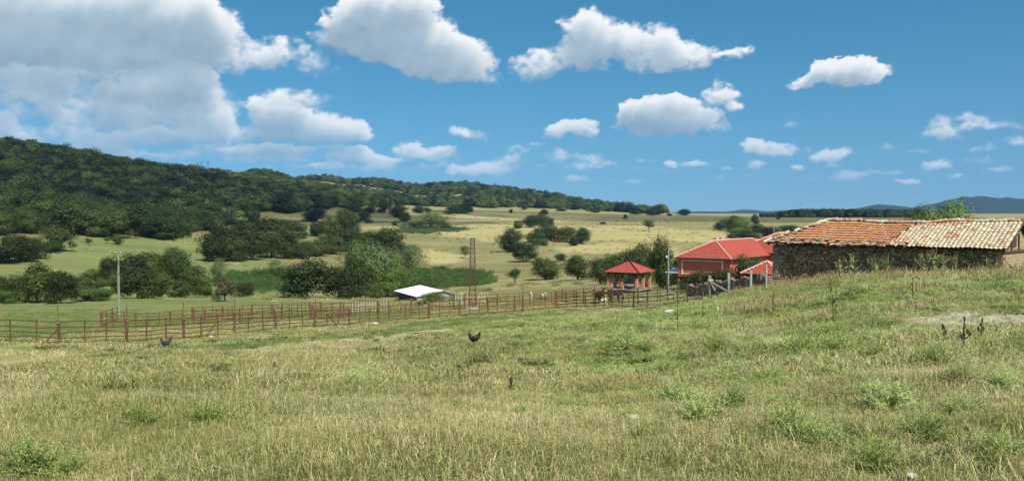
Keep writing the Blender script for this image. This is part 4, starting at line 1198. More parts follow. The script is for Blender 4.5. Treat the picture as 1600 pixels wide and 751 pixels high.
# ------------------------------------------------------------------ pipe fences
def fence(name, label, posts, top, nrail, mat, rad=.03, post_kind=None, tall=None, wire=False, brace=(), group=None):
    """posts: list of (photo u, depth, thick?) ; rails follow the posts"""
    P = []
    for u, y, th in posts:
        a, _ = slopes(u, 400); x = a * y; P.append((Vector((x, y, H(x, y))), th))
    base = P[0][0].copy()
    f = empty(name, base); tag(f, label, 'fence', group)
    rr = random.Random(int(posts[0][0] * 7 + posts[0][1]))
    for k in range(nrail):
        mb = MB(); h_ = top * (k + .55) / nrail if k < nrail - 1 else top * .97
        pts = [p - base + Vector((rr.gauss(0, .01), rr.gauss(0, .01), h_ + rr.gauss(0, .03))) for p, th in P]
        mb.tube(pts, rad * .8, 5, True); mb.build('rail', mat, f)
    for i, (p, th) in enumerate(P):
        mb = MB(); q = p - base
        r_ = rad * (2.3 if th else 1.05); hh = top * (1.03 if th else 1.0) + rr.uniform(-.03, .05)
        lean = Vector((rr.gauss(0, .02), rr.gauss(0, .02), 0)) * hh
        mb.tube([q + Vector((0, 0, -.25)), q + lean * .5 + Vector((0, 0, hh * .5)), q + lean + Vector((0, 0, hh))], [r_, r_ * rr.uniform(.85, 1.15), r_], 6)
        po = mb.build('post', mat, f)
        if th == 2:
            mb = MB(); mb.tube([q + lean + Vector((0, 0, hh - .1)), q + lean * 1.4 + Vector((0, 0, hh + .95))], .022, 5); mb.build('wire_stake', mat, po)
        if th:
            mb = MB()
            for z in (hh * .93, hh * .45, hh * .2):
                if rr.random() < .8: mb.tube([q + lean * (z / hh) + Vector((0, 0, z - .05)), q + lean * (z / hh) + Vector((0, 0, z + .05))], r_ * 1.35, 6)
            if mb.v: mb.build('wire_binding', M['binding'], po)
    for (i, dx) in brace:
        q = P[i][0] - base; d = (P[min(i + 1, len(P) - 1)][0] - P[max(i - 1, 0)][0]); d.z = 0; d.normalize()
        ft = q + d * dx; ft.z = H(ft.x + base.x, ft.y + base.y) - base.z - .1
        mb = MB(); mb.tube([q + Vector((0, 0, top * .75)), ft], rad * 1.1, 6); mb.build('brace', mat, f)
    if wire:
        mb = MB(); tl = [(p - base + Vector((0, 0, top + .93))) for p, th in P if th == 2]
        for a, b in zip(tl[:-1], tl[1:]):
            mb.tube([a, (a + b) / 2 - Vector((0, 0, .06)), b], .007, 3)
        if mb.v: mb.build('wire', M['wire'], f)
    return f
FB = [(-120,50),(0,50.5),(100,51),(200,53),(285,56),(364,60),(430,66),(492,71),(545,75),(600,78),(690,81),(770,82.5),(880,83),(945,78),(990,72.5),(1060,67),(1110,64)]
fb = lambda u: float(np.interp(u, [q[0] for q in FB], [q[1] for q in FB]))
pu = [(-66,0),(-28,0),(14,0),(55,0),(91,2),(130,0),(164,0),(196,2),(228,0),(258,0),(286,2),(313,0),(339,0),(365,2),(387,0),(410,0),(430,1),(452,0),(472,0),(491,2),(510,0),(528,0),(545,2),(562,0),(577,0),(591,1),(608,0),(633,0),(655,0),(670,1)]
fence('pipe_fence', 'long rusty pipe fence with bound posts crossing the left meadow in front', [(u, fb(u), t) for u, t in pu], 1.38, 5, M['rust'], .039, wire=True, brace=((4, -.9), (12, -1.2), (20, 1.5)))
pu = [(671.5,1),(687,0),(703,0),(718,1),(734,0),(748,0),(763,1),(777,0),(791,0),(804,1),(817,2),(834,0),(852,0),(871,0),(886,0),(901,0),(915,0),(930,0),(945,0)]
fence('pipe_fence', 'rusty pipe fence running on past the lattice mast towards the gazebo', [(u, fb(u), t) for u, t in pu], 1.55, 5, M['rust_red'], .040, wire=False, brace=((12, 1.6),))
pu = [(956,0),(973,0),(990,1),(1011,0),(1032,0),(1053,0),(1075,0),(1098,0)]
fence('pipe_fence', 'dark pipe fence in front of the red house yard, beside the braced wooden post', [(u, fb(u), t) for u, t in pu], 1.4, 4, M['dark_metal'], .03)
def run(u0, u1, y0, y1, step, thick_every=3, st=1):
    n = max(2, int(abs(u1 - u0) / step)); return [(u0 + (u1 - u0) * k / n, y0 + (y1 - y0) * k / n, st if k % thick_every == 0 else 0) for k in range(n + 1)]
fence('corral_fence', 'red rusty corral panels standing just behind the left pipe fence', run(157, 428, 77, 86, 17), 1.35, 5, M['rust_red'], .040)
fence('corral_fence', 'second line of red rusty corral panels ending behind the middle of the fence', run(300, 548, 90, 93, 15), 1.45, 5, M['rust_red'], .040)
fence('corral_fence', 'taller rust red corral panels left of the white roofed shed', run(484, 660, 88, 92, 17), 1.65, 5, M['rust_red'], .040)
fence('corral_fence', 'cross line of corral panels closing the pen at its left end', run(157, 182, 77, 95, 8, 2), 1.35, 4, M['rust_red'], .032)
fence('corral_fence', 'cross line of corral panels inside the middle of the pen', run(428, 500, 86, 104, 12, 3), 1.4, 4, M['rust_red'], .032)
fence('corral_fence', 'back line of rusty corral panels behind the lattice mast', run(675, 930, 96, 96, 16), 1.4, 4, M['rust_red'], .032)
fence('corral_fence', 'rust red panels before the gazebo plinth', run(868, 972, 90, 84, 14), 1.5, 5, M['rust_red'], .040)
fence('corral_fence', 'dark rusty panels between gazebo and red house', run(952, 1104, 80, 74, 15), 1.4, 4, M['dark_metal'], .03)
# pale picket pen
def pickets(u0, u1, y0, y1, label, step=4.3):
    pts = []
    n = int((u1 - u0) / step)
    f = None
    rr = random.Random(int(u0))
    for k in range(n + 1):
        u = u0 + (u1 - u0) * k / n; y = y0 + (y1 - y0) * k / n; a, _ = slopes(u, 400); p = Vector((a * y, y, H(a * y, y)))
        if f is None: base = p.copy(); f = empty('picket_fence', base); tag(f, label, 'fence', 'pale picket pens behind the corral')
        q = p - base; pts.append(q)
        mb = MB(); hh = 1.35 + rr.uniform(-.12, .12); mb.box(q + Vector((0, 0, hh / 2 - .1)), (.09, .05, hh + .2)); mb.build('picket', M['rust_pale'], f)
    mb = MB()
    for z in (.45, 1.1): mb.tube([q + Vector((0, .05, z)) for q in pts], .025, 4)
    mb.build('rail', M['rust'], f)
pickets(546, 604, 102, 104, 'pale picket fence behind the middle of the corral, left of the white roofed shed')
pickets(712, 762, 104, 104, 'pale picket fence at the foot of the lattice mast, right of the shed')

# wooden and concrete posts on the right
def post_thing(name, label, u, v0, v1, y, r0, mat, lean=0.0, group=None):
    a, _ = slopes(u, 400); p = Vector((a * y, y, H(a * y, y))); o = empty(name, p); h_ = at(u, v0, y).z - p.z
    mb = MB(); mb.tube([(0, 0, -.4), (lean * .5, 0, h_ * .5), (lean, 0, h_)], [r0 * 1.1, r0, r0 * .92], 8); mb.build('shaft', mat, o)
    return tag(o, label, 'post', group)
w = post_thing('wooden_post', 'grey wooden corner post with two slanting braces at the end of the pipe fence', 1110, 430, 470, 63.5, .13, M['wood'], -.06)
wl = Vector(w.location)
for dx, dy in ((1.55, -1.2), (.55, -.6)):
    ft = Vector((dx, dy, H(wl.x + dx, wl.y + dy) - wl.z - .1)); mb = MB(); mb.tube([(-.03, -.1, 1.3), ft], .075, 7); mb.build('brace', M['wood'], w)
mb = MB(); mb.box((0, 0, 1.42), (.36, .3, .12)); mb.build('binding', M['rust_pale'], w)
post_thing('grey_post', 'leaning grey post left of the little red shelter roof', 1140, 426, 466, 62, .10, M['concrete'], -.08, 'grey posts by the barn')
post_thing('grey_post', 'grey post standing in front of the little red shelter roof', 1173, 422, 455, 62, .10, M['concrete'], .03, 'grey posts by the barn')
post_thing('grey_post', 'pale thin post at the left stone corner of the barn', 1197.5, 413, 459, 58, .075, M['concrete'], .0, 'grey posts by the barn')
post_thing('thin_mast', 'thin distant pole standing in the fields above the red roof', 1209, 345, 372, 400, .16, M['concrete'])
# weathered iron gate frame at the right barn corner
y = 50.5; a, _ = slopes(1561, 400); p = Vector((a * y, y, H(a * y, y))); gt = empty('gate_frame', p); tag(gt, 'thin iron frame standing against the right corner of the barn', 'gate')
mb = MB(); mb.tube([(-.55, .1, -.2), (-.55, .1, .55)], .03, 5); mb.tube([(.0, 0, -.2), (.0, 0, 1.15)], .035, 5); mb.build('post', M['dark_metal'], gt)
mb = MB(); mb.tube([(-.55, .1, .5), (0, 0, .5)], .025, 5); mb.tube([(0, 0, 1.1), (.95, -.4, .05)], .025, 5); mb.build('bar', M['dark_metal'], gt)

# dry stone wall before the house yard
A = at(1072, 452, 83); B = at(1200, 446, 74); A.z, B.z = H(A.x, A.y), H(B.x, B.y)
sw = empty('dry_stone_wall', A); tag(sw, 'low dry stone wall running under the hedge to the barn corner', 'wall')
mb = MB(); d = B - A; d.z = 0; dn2 = Vector((-d.y, d.x, 0)).normalized()
wall_panel(mb, Vector((0, 0, 0)), Vector((d.x, d.y, 0)), -.4, 1.1, .5, dn2, 60, 8, .06, 9, lambda t: 1.0 + .12 * math.sin(t * 37) + (B.z - A.z) * t)
mb.build('masonry', M['lowstone'], sw)
rr = random.Random(12)
mb = MB()
for k in range(26):
    t = rr.random(); q = d * t + dn2 * .25 + Vector((0, 0, 1.05 + .12 * math.sin(t * 37) + (B.z - A.z) * t))
    mb.box(q, (rr.uniform(.25, .5), rr.uniform(.2, .4), rr.uniform(.12, .22)), Matrix.Rotation(rr.uniform(0, 3), 3, 'Z'))
mb.build('cap_stone', M['stone_dim'], sw)

# ------------------------------------------------------------------ animals
def loft(mb, pts, rads, n=10):
    """one continuous skin through rings (w, h) along a spine"""
    pts = [Vector(p) for p in pts]; V, fs = [], []
    for i, p in enumerate(pts):
        t = (pts[min(i + 1, len(pts) - 1)] - pts[max(i - 1, 0)]).normalized()
        s = Vector((0, 1, 0)); q = t.cross(s).normalized()
        w, h_ = rads[i]
        for k in range(n):
            a = 2 * PI * k / n; V.append(p + s * math.cos(a) * w + q * math.sin(a) * h_)
    m = len(pts)
    fs = [(i * n + k, i * n + (k + 1) % n, (i + 1) * n + (k + 1) % n, (i + 1) * n + k) for i in range(m - 1) for k in range(n)]
    fs += [tuple(range(n - 1, -1, -1)), tuple((m - 1) * n + k for k in range(n))]
    mb.add(V, fs)
def hen(label, pos, rz, mat, s=1.0):
    o = empty('hen', pos, rz); o.scale = (s, s, s); tag(o, label, 'hen')
    mb = MB()     # head towards -x, tail towards +x
    loft(mb, [(-.205,0,.395),(-.19,0,.405),(-.165,0,.40),(-.15,0,.37),(-.135,0,.32),(-.11,0,.265),(-.06,0,.225),(.0,0,.21),(.06,0,.225),(.11,0,.265),(.14,0,.32),(.165,0,.375),(.185,0,.42)],
         [(.010,.010),(.026,.027),(.034,.034),(.036,.040),(.048,.056),(.072,.085),(.10,.105),(.108,.11),(.098,.10),(.068,.08),(.040,.075),(.028,.06),(.010,.03)])
    for sgn in (-1, 1):   # folded wings
        loft(mb, [(-.09, .085 * sgn, .26), (-.03, .112 * sgn, .245), (.05, .104 * sgn, .235), (.12, .06 * sgn, .25)], [(.006, .02), (.022, .07), (.020, .065), (.005, .02)], 8)
    b = mb.build('body', mat, o, True); sb = b.modifiers.new('smooth', 'SUBSURF'); sb.levels = sb.render_levels = 1
    mb = MB()
    for k in range(7):     # tail feathers
        a = -.5 + k * .16; p = Vector((.155, .02 * (k - 3) / 3, .36))
        q = p + Vector((.035 + .025 * k / 3, .035 * (k - 3) / 3, .11 - .008 * k)); t = Vector((0, .012, .0)); 
        mb.tube([p, p.lerp(q, .5), q], [.012, .016, .004], 5)
    mb.build('tail_feather', mat, o)
    mb = MB()
    for k in range(5): mb.tube([(-.205 + k * .013, 0, .425), (-.205 + k * .013, 0, .448 + .008 * (2 - abs(k - 2)))], [.007, .003], 5)
    mb.tube([(-.20, .008, .375), (-.20, .008, .35)], [.006, .009], 5)
    mb.build('comb', M['comb_red'], o)
    mb = MB(); mb.tube([(-.203, 0, .398), (-.235, 0, .388)], [.011, .002], 6); mb.build('beak', M['beak'], o)
    for sgn in (-1, 1):
        mb = MB(); x = .005 - .02 * sgn
        mb.tube([(x, .045 * sgn, .16), (x + .01, .045 * sgn, .09), (x - .005, .045 * sgn, .012)], [.028, .012, .009], 6)
        for a in (-.5, 0, .5): mb.tube([(x - .005, .045 * sgn, .012), (x - .05 * math.cos(a), .045 * sgn + .05 * math.sin(a), .006)], [.007, .004], 5)
        mb.tube([(x - .005, .045 * sgn, .012), (x + .03, .045 * sgn, .006)], [.007, .004], 5)
        mb.build('leg', M['beak'] if sgn < 0 else M['beak'], o)
    return o
hp = gpos(741, 543, 15); hp.z += .07
hen('black hen with raised tail walking alone in the dry grass', hp, R(8), M['black_feather'], 1.03 * (20 / F * hp.y) / .44)
h2p = gpos(259, 545, 15)
hen('speckled dark hen pecking at the foot of the left pipe fence', h2p, R(20), M['speckle'], .9 * (20 / F * h2p.y) / .44)

def quadruped(name, label, pos, rz, L_, mat, headdown=False, horns=False, group=None, cat='animal'):
    """trunk, neck, head and four jointed legs grown as one skin"""
    s = L_
    v = [(0, 0, .62), (-.30, 0, .64), (-.44, 0, .60), (.28, 0, .62), (.44, 0, .66)]
    e = [(0, 1), (1, 2), (0, 3), (3, 4)]; r = [.165, .155, .11, .165, .12]
    if headdown: v += [(.60, 0, .52), (.70, 0, .30), (.74, 0, .14)]
    else: v += [(.58, 0, .82), (.68, 0, .90), (.82, 0, .84)]
    e += [(4, 5), (5, 6), (6, 7)]; r += [.085, .075, .04]
    for sg in (-1, 1):
        n = len(v); v += [(-.36, .10 * sg, .48), (-.30, .11 * sg, .36), (-.40, .11 * sg, .22), (-.385, .11 * sg, .02)]; r += [.10, .06, .034, .03]; e += [(2, n), (n, n + 1), (n + 1, n + 2), (n + 2, n + 3)]
        n = len(v); v += [(.32, .10 * sg, .46), (.31, .10 * sg, .26), (.33, .10 * sg, .02)]; r += [.075, .036, .03]; e += [(3, n), (n, n + 1), (n + 1, n + 2)]
    n = len(v); v += [(-.52, 0, .56), (-.54, 0, .34)]; r += [.03, .022]; e += [(2, n), (n, n + 1)]
    me = bpy.data.meshes.new('body'); me.from_pydata([tuple(c * s for c in p) for p in v], e, []); me.update()
    o = empty(name, pos, rz); tag(o, label, cat, group)
    b = link('body', me, mat, o)
    sk = b.modifiers.new('skin', 'SKIN'); sk.use_smooth_shade = True
    for i, q in enumerate(me.skin_vertices[0].data if len(me.skin_vertices) else []): q.radius = (r[i] * s, r[i] * s)
    if not len(me.skin_vertices): print('no skin layer')
    ss = b.modifiers.new('smooth', 'SUBSURF'); ss.levels = ss.render_levels = 1
    hd = Vector(v[6]) * s
    for sg in (-1, 1):
        mb = MB(); p = hd + Vector((-.02 * s, .07 * sg * s, .03 * s)); mb.tube([p, p + Vector((-.02 * s, .06 * sg * s, -.01 * s)), p + Vector((-.02 * s, .12 * sg * s, -.03 * s))], [.02 * s, .03 * s, .008 * s], 5); mb.build('ear', mat, o)
    return o
for i, (u, v, rz, sz, lab) in enumerate([(830, 466, 95, 1.0, 'white goat seen from behind, left of a pair beyond the fence'), (852, 465, 80, 1.05, 'white goat grazing right of the others beyond the fence'), (847, 466, 100, .95, 'greyish white goat half hidden beside the grazing one')]):
    p = gpos(u, v, 80); quadruped('goat', lab, p, R(rz), sz * .85, M['white_fur'], i == 1, group='goats beyond the fence', cat='goat')
p = at(937, 478, 87); p.z = H(p.x, p.y); quadruped('cow', 'dark brown cow standing behind the rusty panels left of the gazebo', p, R(60), 1.6, M['brown_fur'], False, cat='cow')
p = at(943, 480, 85); p.z = H(p.x, p.y); quadruped('calf', 'pale calf lying low beside the dark brown cow', p, R(40), .7, M['white_fur'], True, cat='calf')
p = at(960, 476, 88); p.z = H(p.x, p.y); quadruped('cow', 'black cow grazing at the corner of the gazebo plinth', p, R(20), 1.4, M['dark_hide'], True, cat='cow')

def bird(label, u, v, y, span):
    p = at(u, v, y); o = empty('bird', p); tag(o, label, 'bird', 'dark birds in the sky')
    s = span; mb = MB()
    mb.tube([(-.30 * s, 0, 0), (-.2 * s, 0, .02 * s), (0, 0, .02 * s), (.2 * s, 0, .0), (.36 * s, 0, -.02 * s)], [.01 * s, .06 * s, .085 * s, .05 * s, .02 * s], 8)
    mb.build('body', M['black_feather'], o, True)
    for sg in (-1, 1):
        mb = MB(); a = Vector((-.1 * s, 0, .03 * s)); b = Vector((.14 * s, 0, .03 * s)); 
        for (t0, t1, z0, z1) in ((0, .5, 0, .12), (.5, 1, .12, .06)):
            pass
        pts = [(-.12, .05, .03), (.14, .05, .03), (.16, .28, .14), (-.10, .28, .15), (.12, .52, .10), (.02, .52, .10)]
        pts = [Vector((x * s, y_ * s * sg, z * s)) for x, y_, z in pts]
        mb.add(pts + [q - Vector((0, 0, .015 * s)) for q in pts], [(0, 1, 2, 3), (3, 2, 4, 5), (6, 9, 8, 7), (9, 11, 10, 8), (0, 6, 7, 1), (1, 7, 8, 2), (2, 8, 10, 4), (4, 10, 11, 5), (5, 11, 9, 3), (3, 9, 6, 0)])
        mb.build('wing', M['black_feather'], o)
bird('dark bird gliding beside the edge of the big white cloud', 772, 99, 160, .75)
bird('tiny dark bird low over the wooded horizon strip', 1251, 321, 190, .6)

# ------------------------------------------------------------------ stones
def rock_mesh(name, seed, flat=.6, sub=3):
    bm = bmesh.new(); bmesh.ops.create_icosphere(bm, subdivisions=sub, radius=.5)
    rr = np.random.default_rng(seed); pl = [Vector(rr.normal(size=3)).normalized() for _ in range(9)]; dd_ = [rr.uniform(.30, .46) for _ in pl]
    for v in bm.verts:
        p = v.co.copy()
        for q, d_ in zip(pl, dd_):
            k = p.dot(q) - d_
            if k > 0: p -= q * k * .9
        p.z *= flat; p += Vector(rr.normal(size=3)) * .008
        v.co = p
    me = bpy.data.meshes.new(name); bm.to_mesh(me); bm.free()
    me.polygons.foreach_set('use_smooth', [False] * len(me.polygons)); return me
rocks = [rock_mesh('stone', s, f) for s, f in ((1, .7), (2, .5), (3, .35), (4, .6))]
def stone(u, v, w, k, label, mat='stone', h=None, rz=0.0, grp=None, name='stone'):
    p = gpos(u, v, 3); s = w * p.y / F
    me = rocks[k].copy(); me.materials.append(M[mat])
    o = bpy.data.objects.new(name, me); COL.objects.link(o); o.location = p + Vector((0, 0, .16 * s)); o.scale = (s, s * .8, s * (h or .8)); o.rotation_euler = (0, 0, rz)
    tag(o, label, 'stone', grp); ROCKS.extend([(p.x, p.y, s * .8), (p.x * (1 - .25 / p.y), p.y - .25 - .3 * s, s * .7 + .1), (p.x * (1 - .6 / p.y), p.y - .6 - .5 * s, s * .6 + .1)]); return o
ROCKS = []
M['bedrock'] = simple('lichen_bedrock', (.32, .30, .18), .95, .35, 4.5, bump=.9)
stone(951, 690, 19, 0, 'rounded tan fieldstone lying in the foreground grass below the middle')
stone(986, 656, 32, 2, 'long flat white stone slab lying under the pale green weeds', 'stone_pale', .5, .2)
stone(1014, 652, 20, 2, 'smaller flat white slab touching the long flat slab', 'stone_pale', .45, .5)
stone(1119, 731, 20, 3, 'white pointed stone at the bottom edge of the foreground', 'stone_pale')
stone(1010, 718, 13, 1, 'small grey stone left of the white pointed stone', 'stone')
stone(1046, 490, 20, 1, 'flat grey boulder at the end of the dark pipe fence', 'stone', .8)
stone(1154, 528, 22, 2, 'flat pale stone on the slope under the mound, left of the weeds', 'stone_pale', .6)
stone(1425, 747, 22, 0, 'grey white stone at the very bottom edge on the right', 'stone_pale')
stone(1465, 479, 9, 1, 'small white stone on the mound above the rock outcrop', 'stone_pale')
stone(1196, 521, 10, 1, 'small pale stone high on the right slope', 'stone_pale')
stone(1362, 512, 12, 3, 'dark small stone left of the rock outcrop', 'bark')
for k, (u, v, w) in enumerate([(330, 527, 8), (499, 516, 6), (540, 512, 7), (587, 507, 10), (818, 492, 6), (875, 489, 6), (903, 510, 7)]):
    stone(u, v, w, k % 4, 'small pale stone at the foot of the rusty pipe fence', 'stone', .8, k, 'stones strewn at the foot of the pipe fence')
for k, (u, v, w) in enumerate([(1000, 470, 9), (1018, 466, 8), (1037, 464, 10), (1008, 463, 7), (1052, 461, 12)]):
    stone(u, v, w, k % 4, 'broken dull stone in the rubble between gazebo and lamp pole', 'stone_dim', .8, k, 'rubble stones by the gazebo')
# rock outcrop in the mound: one sheet of weathered bedrock
oc = gpos(1545, 509, 8); ow, od = 2.3 * oc.y * 100 / F, 3.6
mb = MB(); nx, ny = 60, 34; V = []
for i in range(nx + 1):
    for j in range(ny + 1):
        x, y = (i / nx - .5) * 2, (j / ny - .5) * 2
        rim = 1 - (abs(x) ** 2.6 + abs(y) ** 2.2) + .22 * vnoise(np.array([x * 3.]), np.array([y * 3.]), 61)[0]
        X, Y = oc.x + x * ow * .62 + .25 * y, oc.y + y * od * .62 + .35 * x
        hgt = .10 * np.clip(rim, -.9, .5) + .04 * vnoise(np.array([X * 2.2]), np.array([Y * 3.5]), 62)[0] + .03 * abs(vnoise(np.array([X * 6.]), np.array([Y * 9.]), 63)[0])
        st_ = math.floor((hgt + .3) / .035) * .035 - .3
        V.append((X, Y, H(X, Y) + float(.5 * hgt + .5 * st_) + .02))
mb.add(V, [(i * (ny + 1) + j, (i + 1) * (ny + 1) + j, (i + 1) * (ny + 1) + j + 1, i * (ny + 1) + j + 1) for i in range(nx) for j in range(ny)])
tag(mb.build('rock_outcrop', M['bedrock']), 'dull flat rock outcrop breaking through the mound at the right', 'rock')

# ------------------------------------------------------------------ grass, weeds
def blades(rr, n, rad, hmin, hmax, w, lean=.5, curl=.4, seedhead=False):
    V, fs = [], []
    for _ in range(n):
        a = rr.uniform(0, 2 * PI); d = rad * math.sqrt(rr.random()); x, y = d * math.cos(a), d * math.sin(a)
        h_ = rr.uniform(hmin, hmax); la = rr.uniform(0, 2 * PI); l_ = abs(rr.gauss(0, lean)) * h_
        dx, dy = math.cos(la) * l_, math.sin(la) * l_; b = rr.uniform(0, 2 * PI); bx, by = math.cos(b) * w / 2, math.sin(b) * w / 2
        ww_ = rr.uniform(.7, 1.3); bx *= ww_; by *= ww_
        z1 = h_ * .55; k1 = .35; c = rr.uniform(.6, 1) * (1 - curl * min(1, l_ / h_))
        p1 = (x + dx * k1, y + dy * k1, z1); p2 = (x + dx, y + dy, h_ * c)
        i = len(V)
        V += [(x - bx, y - by, -.03), (x + bx, y + by, -.03), (p1[0] - bx * .8, p1[1] - by * .8, p1[2]), (p1[0] + bx * .8, p1[1] + by * .8, p1[2]), p2]
        fs += [(i, i + 1, i + 3, i + 2), (i + 2, i + 3, i + 4)]
        if seedhead:
            j = len(V); s = w * 1.1; t = (p2[0] - p1[0], p2[1] - p1[1], p2[2] - p1[2]); m = (p2[0] - t[0] * .25, p2[1] - t[1] * .25, p2[2] - t[2] * .25)
            V += [p2, (m[0] + s, m[1], m[2]), (m[0] - t[0] * .25, m[1] - t[1] * .25, m[2] - t[2] * .25), (m[0] - s, m[1], m[2]), (m[0], m[1] + s, m[2]), (m[0], m[1] - s, m[2])]
            fs += [(j, j + 1, j + 2, j + 3), (j, j + 4, j + 2, j + 5)]
    me = bpy.data.meshes.new('tuft'); me.from_pydata(V, [], fs); me.update(); return me
def grass_mat(name, stops, transl=.25, wscale=.22):
    n = NT(name); geo = n.new('ShaderNodeNewGeometry'); p = geo.outputs['Position']
    f = n.math('MULTIPLY_ADD', geo.outputs['Random Per Island'], .70, n.math('MULTIPLY_ADD', n.noise(wscale, 5, .65, p), 1.3, n.math('MULTIPLY_ADD', n.rnd(), .5, -.83)))
    c = n.ramp(f, stops); n.color(c); n.rough(.6); n.b.inputs['Specular IOR Level'].default_value = .15
    tr = n.new('ShaderNodeBsdfTranslucent'); n.L(c, tr.inputs[0]); ms = n.new('ShaderNodeMixShader'); ms.inputs[0].default_value = transl
    n.L(n.b.outputs[0], ms.inputs[1]); n.L(tr.outputs[0], ms.inputs[2]); n.L(ms.outputs[0], n.out.inputs[0]); return n.m
M['dry'] = grass_mat('dry_grass_blade', [(.0, (.12, .15, .035)), (.25, (.30, .33, .10)), (.45, (.52, .48, .21)), (.58, (.46, .36, .17)), (.72, (.62, .55, .28)), (.95, (.80, .73, .46))], .3)
M['green'] = grass_mat('green_grass_blade', [(.05, (.10, .17, .04)), (.5, (.20, .28, .08)), (.95, (.33, .37, .14))], .35)
M['stalk'] = grass_mat('straw_stalk', [(.1, (.30, .25, .10)), (.6, (.50, .42, .22)), (.95, (.44, .32, .16))], .2)
M['weed'] = grass_mat('pale_weed_leaf', [(.05, (.17, .23, .05)), (.45, (.40, .50, .15)), (.95, (.66, .72, .36))], .35)
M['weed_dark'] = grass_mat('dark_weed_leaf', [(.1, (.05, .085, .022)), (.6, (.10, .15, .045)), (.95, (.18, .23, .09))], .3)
M['brownweed'] = grass_mat('withered_weed', [(.1, (.17, .11, .05)), (.6, (.29, .20, .10)), (.95, (.40, .30, .17))], .2)
M['reed'] = grass_mat('reed_blade', [(.1, (.04, .08, .02)), (.6, (.085, .145, .04)), (.95, (.17, .22, .075))], .25)
M['scrub'] = grass_mat('scrub_leaf', [(.1, (.09, .11, .035)), (.6, (.16, .17, .06)), (.95, (.28, .25, .11))], .2, .05)
rr = random.Random(21)
near_p = [proto('tuft', blades(rr, 40, .18, .03, .15, .0042, 1.1, .7), M['dry']) for _ in range(4)] + [proto('tuft', blades(rr, 40, .18, .03, .12, .0050, 1.1, .7), M['green']) for _ in range(3)]
mid_p = [proto('tuft', blades(rr, 44, .33, .04, .19, .010, 1.1, .7), M['dry']) for _ in range(4)] + [proto('tuft', blades(rr, 42, .33, .03, .14, .011, 1.1, .7), M['green']) for _ in range(3)]
far_p = [proto('tuft', blades(rr, 44, .6, .05, .17, .024, .7), M['dry']) for _ in range(3)] + [proto('tuft', blades(rr, 44, .6, .04, .13, .026, .7), M['green']) for _ in range(3)]
stalk_p = [proto('stalk', blades(rr, 4, .14, .22, .42, .003, .3, .2, True), M['stalk']) for _ in range(4)]
brown_p = [proto('withered', blades(rr, 26, .20, .06, .24, .004, .6, .2, True), M['brownweed']) for _ in range(2)]
def rand_region(n, y0, y1, amax, r):
    y = np.sqrt(r.uniform(y0 ** 2, y1 ** 2, n)); a = r.uniform(-amax, amax, n); x = a * np.maximum(y, 5)
    return x, y
def grass_field(name, n, y0, y1, protos, ndry, smin, smax, seed, keepf=None, label=None):
    r = np.random.default_rng(seed); x, y = rand_region(n, y0, y1, .70, r)
    z = Hv(x, y); u, v = project(x, y, z)
    # share of green tufts follows noise and outlines in image pixels; bare path tracks stay open
    g = .24 + .45 * vnoise(x * .16, y * .16, 71) + .35 * vnoise(x * .6, y * .6, 72) - .12 * (u > 1100)
    for p in LUSH: g = np.where(inpoly(u + 6 * vnoise(x * .3, y * .3, 73), v, p) & (y > 24), .95, g)
    for p in NEAR_STRAW: g = np.where(inpoly(u + 8 * vnoise(x * .3, y * .3, 73), v, p), .03, g)
    green = r.uniform(0, 1, n) < np.clip(g, .04, .96)
    keep = np.ones(n, bool)
    for q in ROCKS: keep &= (x - q[0]) ** 2 + (y - q[1]) ** 2 > (q[2] * .8) ** 2
    ex, ey = (x - oc.x) / (ow * .56), (y - oc.y) / (od * .52)
    keep &= (ex ** 2 + ey ** 2 > .95) | (r.uniform(0, 1, n) < .22)
    tr = np.abs(v - np.interp(u, [330,400,470,540,620,700,770,840,900,940,1010], [551,545,537,530,523,514,506,500,494,489.5,477]))
    keep &= ~((u > 330) & (u < 1010) & (tr < 2.0) & (y > 25) & (r.uniform(0, 1, n) < .88))
    for p in NEAR_STRAW[:3]: keep &= ~(inpoly(u + 8 * vnoise(x * .3, y * .3, 73), v + 1.5 * vnoise(x * .4, y * .4, 79), p) & (r.uniform(0, 1, n) < .6))
    bare = vnoise(x * .33, y * .33, 75) + .7 * vnoise(x * 1.1, y * 1.1, 76)
    keep &= (bare > -.55) | (r.uniform(0, 1, n) < .3)
    # nothing grows inside the barn or house
    bx = (x - BL.x) * be.x + (y - BL.y) * be.y; by = (x - BL.x) * bn.x + (y - BL.y) * bn.y
    keep &= ~((bx > .2) & (bx < barn_len) & (by > .25) & (by < 2 * HALF))
    if keepf is not None: keep &= keepf(x, y, u, v, r)
    x, y, z, green = x[keep], y[keep], z[keep], green[keep]; m = len(x)
    idx = np.where(green, r.integers(ndry, len(protos), m) if len(protos) > ndry else 0, r.integers(0, ndry, m))
    s = r.uniform(smin, smax, m) * (1 + .40 * vnoise(x * .35, y * .35, 74) + .25 * vnoise(x * 1.4, y * 1.4, 78))
    rot = np.stack([r.normal(0, .08, m), r.normal(0, .08, m), r.uniform(0, 6.28, m)], 1)
    o = scatter(name, np.stack([x, y, z], 1), rot, np.stack([s, s, s * r.uniform(.8, 1.2, m)], 1), idx, protos)
    if label: o['label'] = label; o['category'] = 'grass'
    return o
grass_field('meadow_grass', 21000, 2.6, 14, near_p, 4, .75, 1.3, 1, None, 'dry and green grass of the near foreground slope')
grass_field('meadow_grass', 26000, 13, 34, mid_p, 4, .75, 1.25, 2, None, 'dry grass of the middle slope around the black hen')
grass_field('meadow_grass', 30000, 32, 120, far_p, 3, .6, 1.05, 3, lambda x, y, u, v, r: r.uniform(0, 1, len(x)) < np.clip(60 / y, .35, 1), 'shorter grass along and beyond the pipe fence')
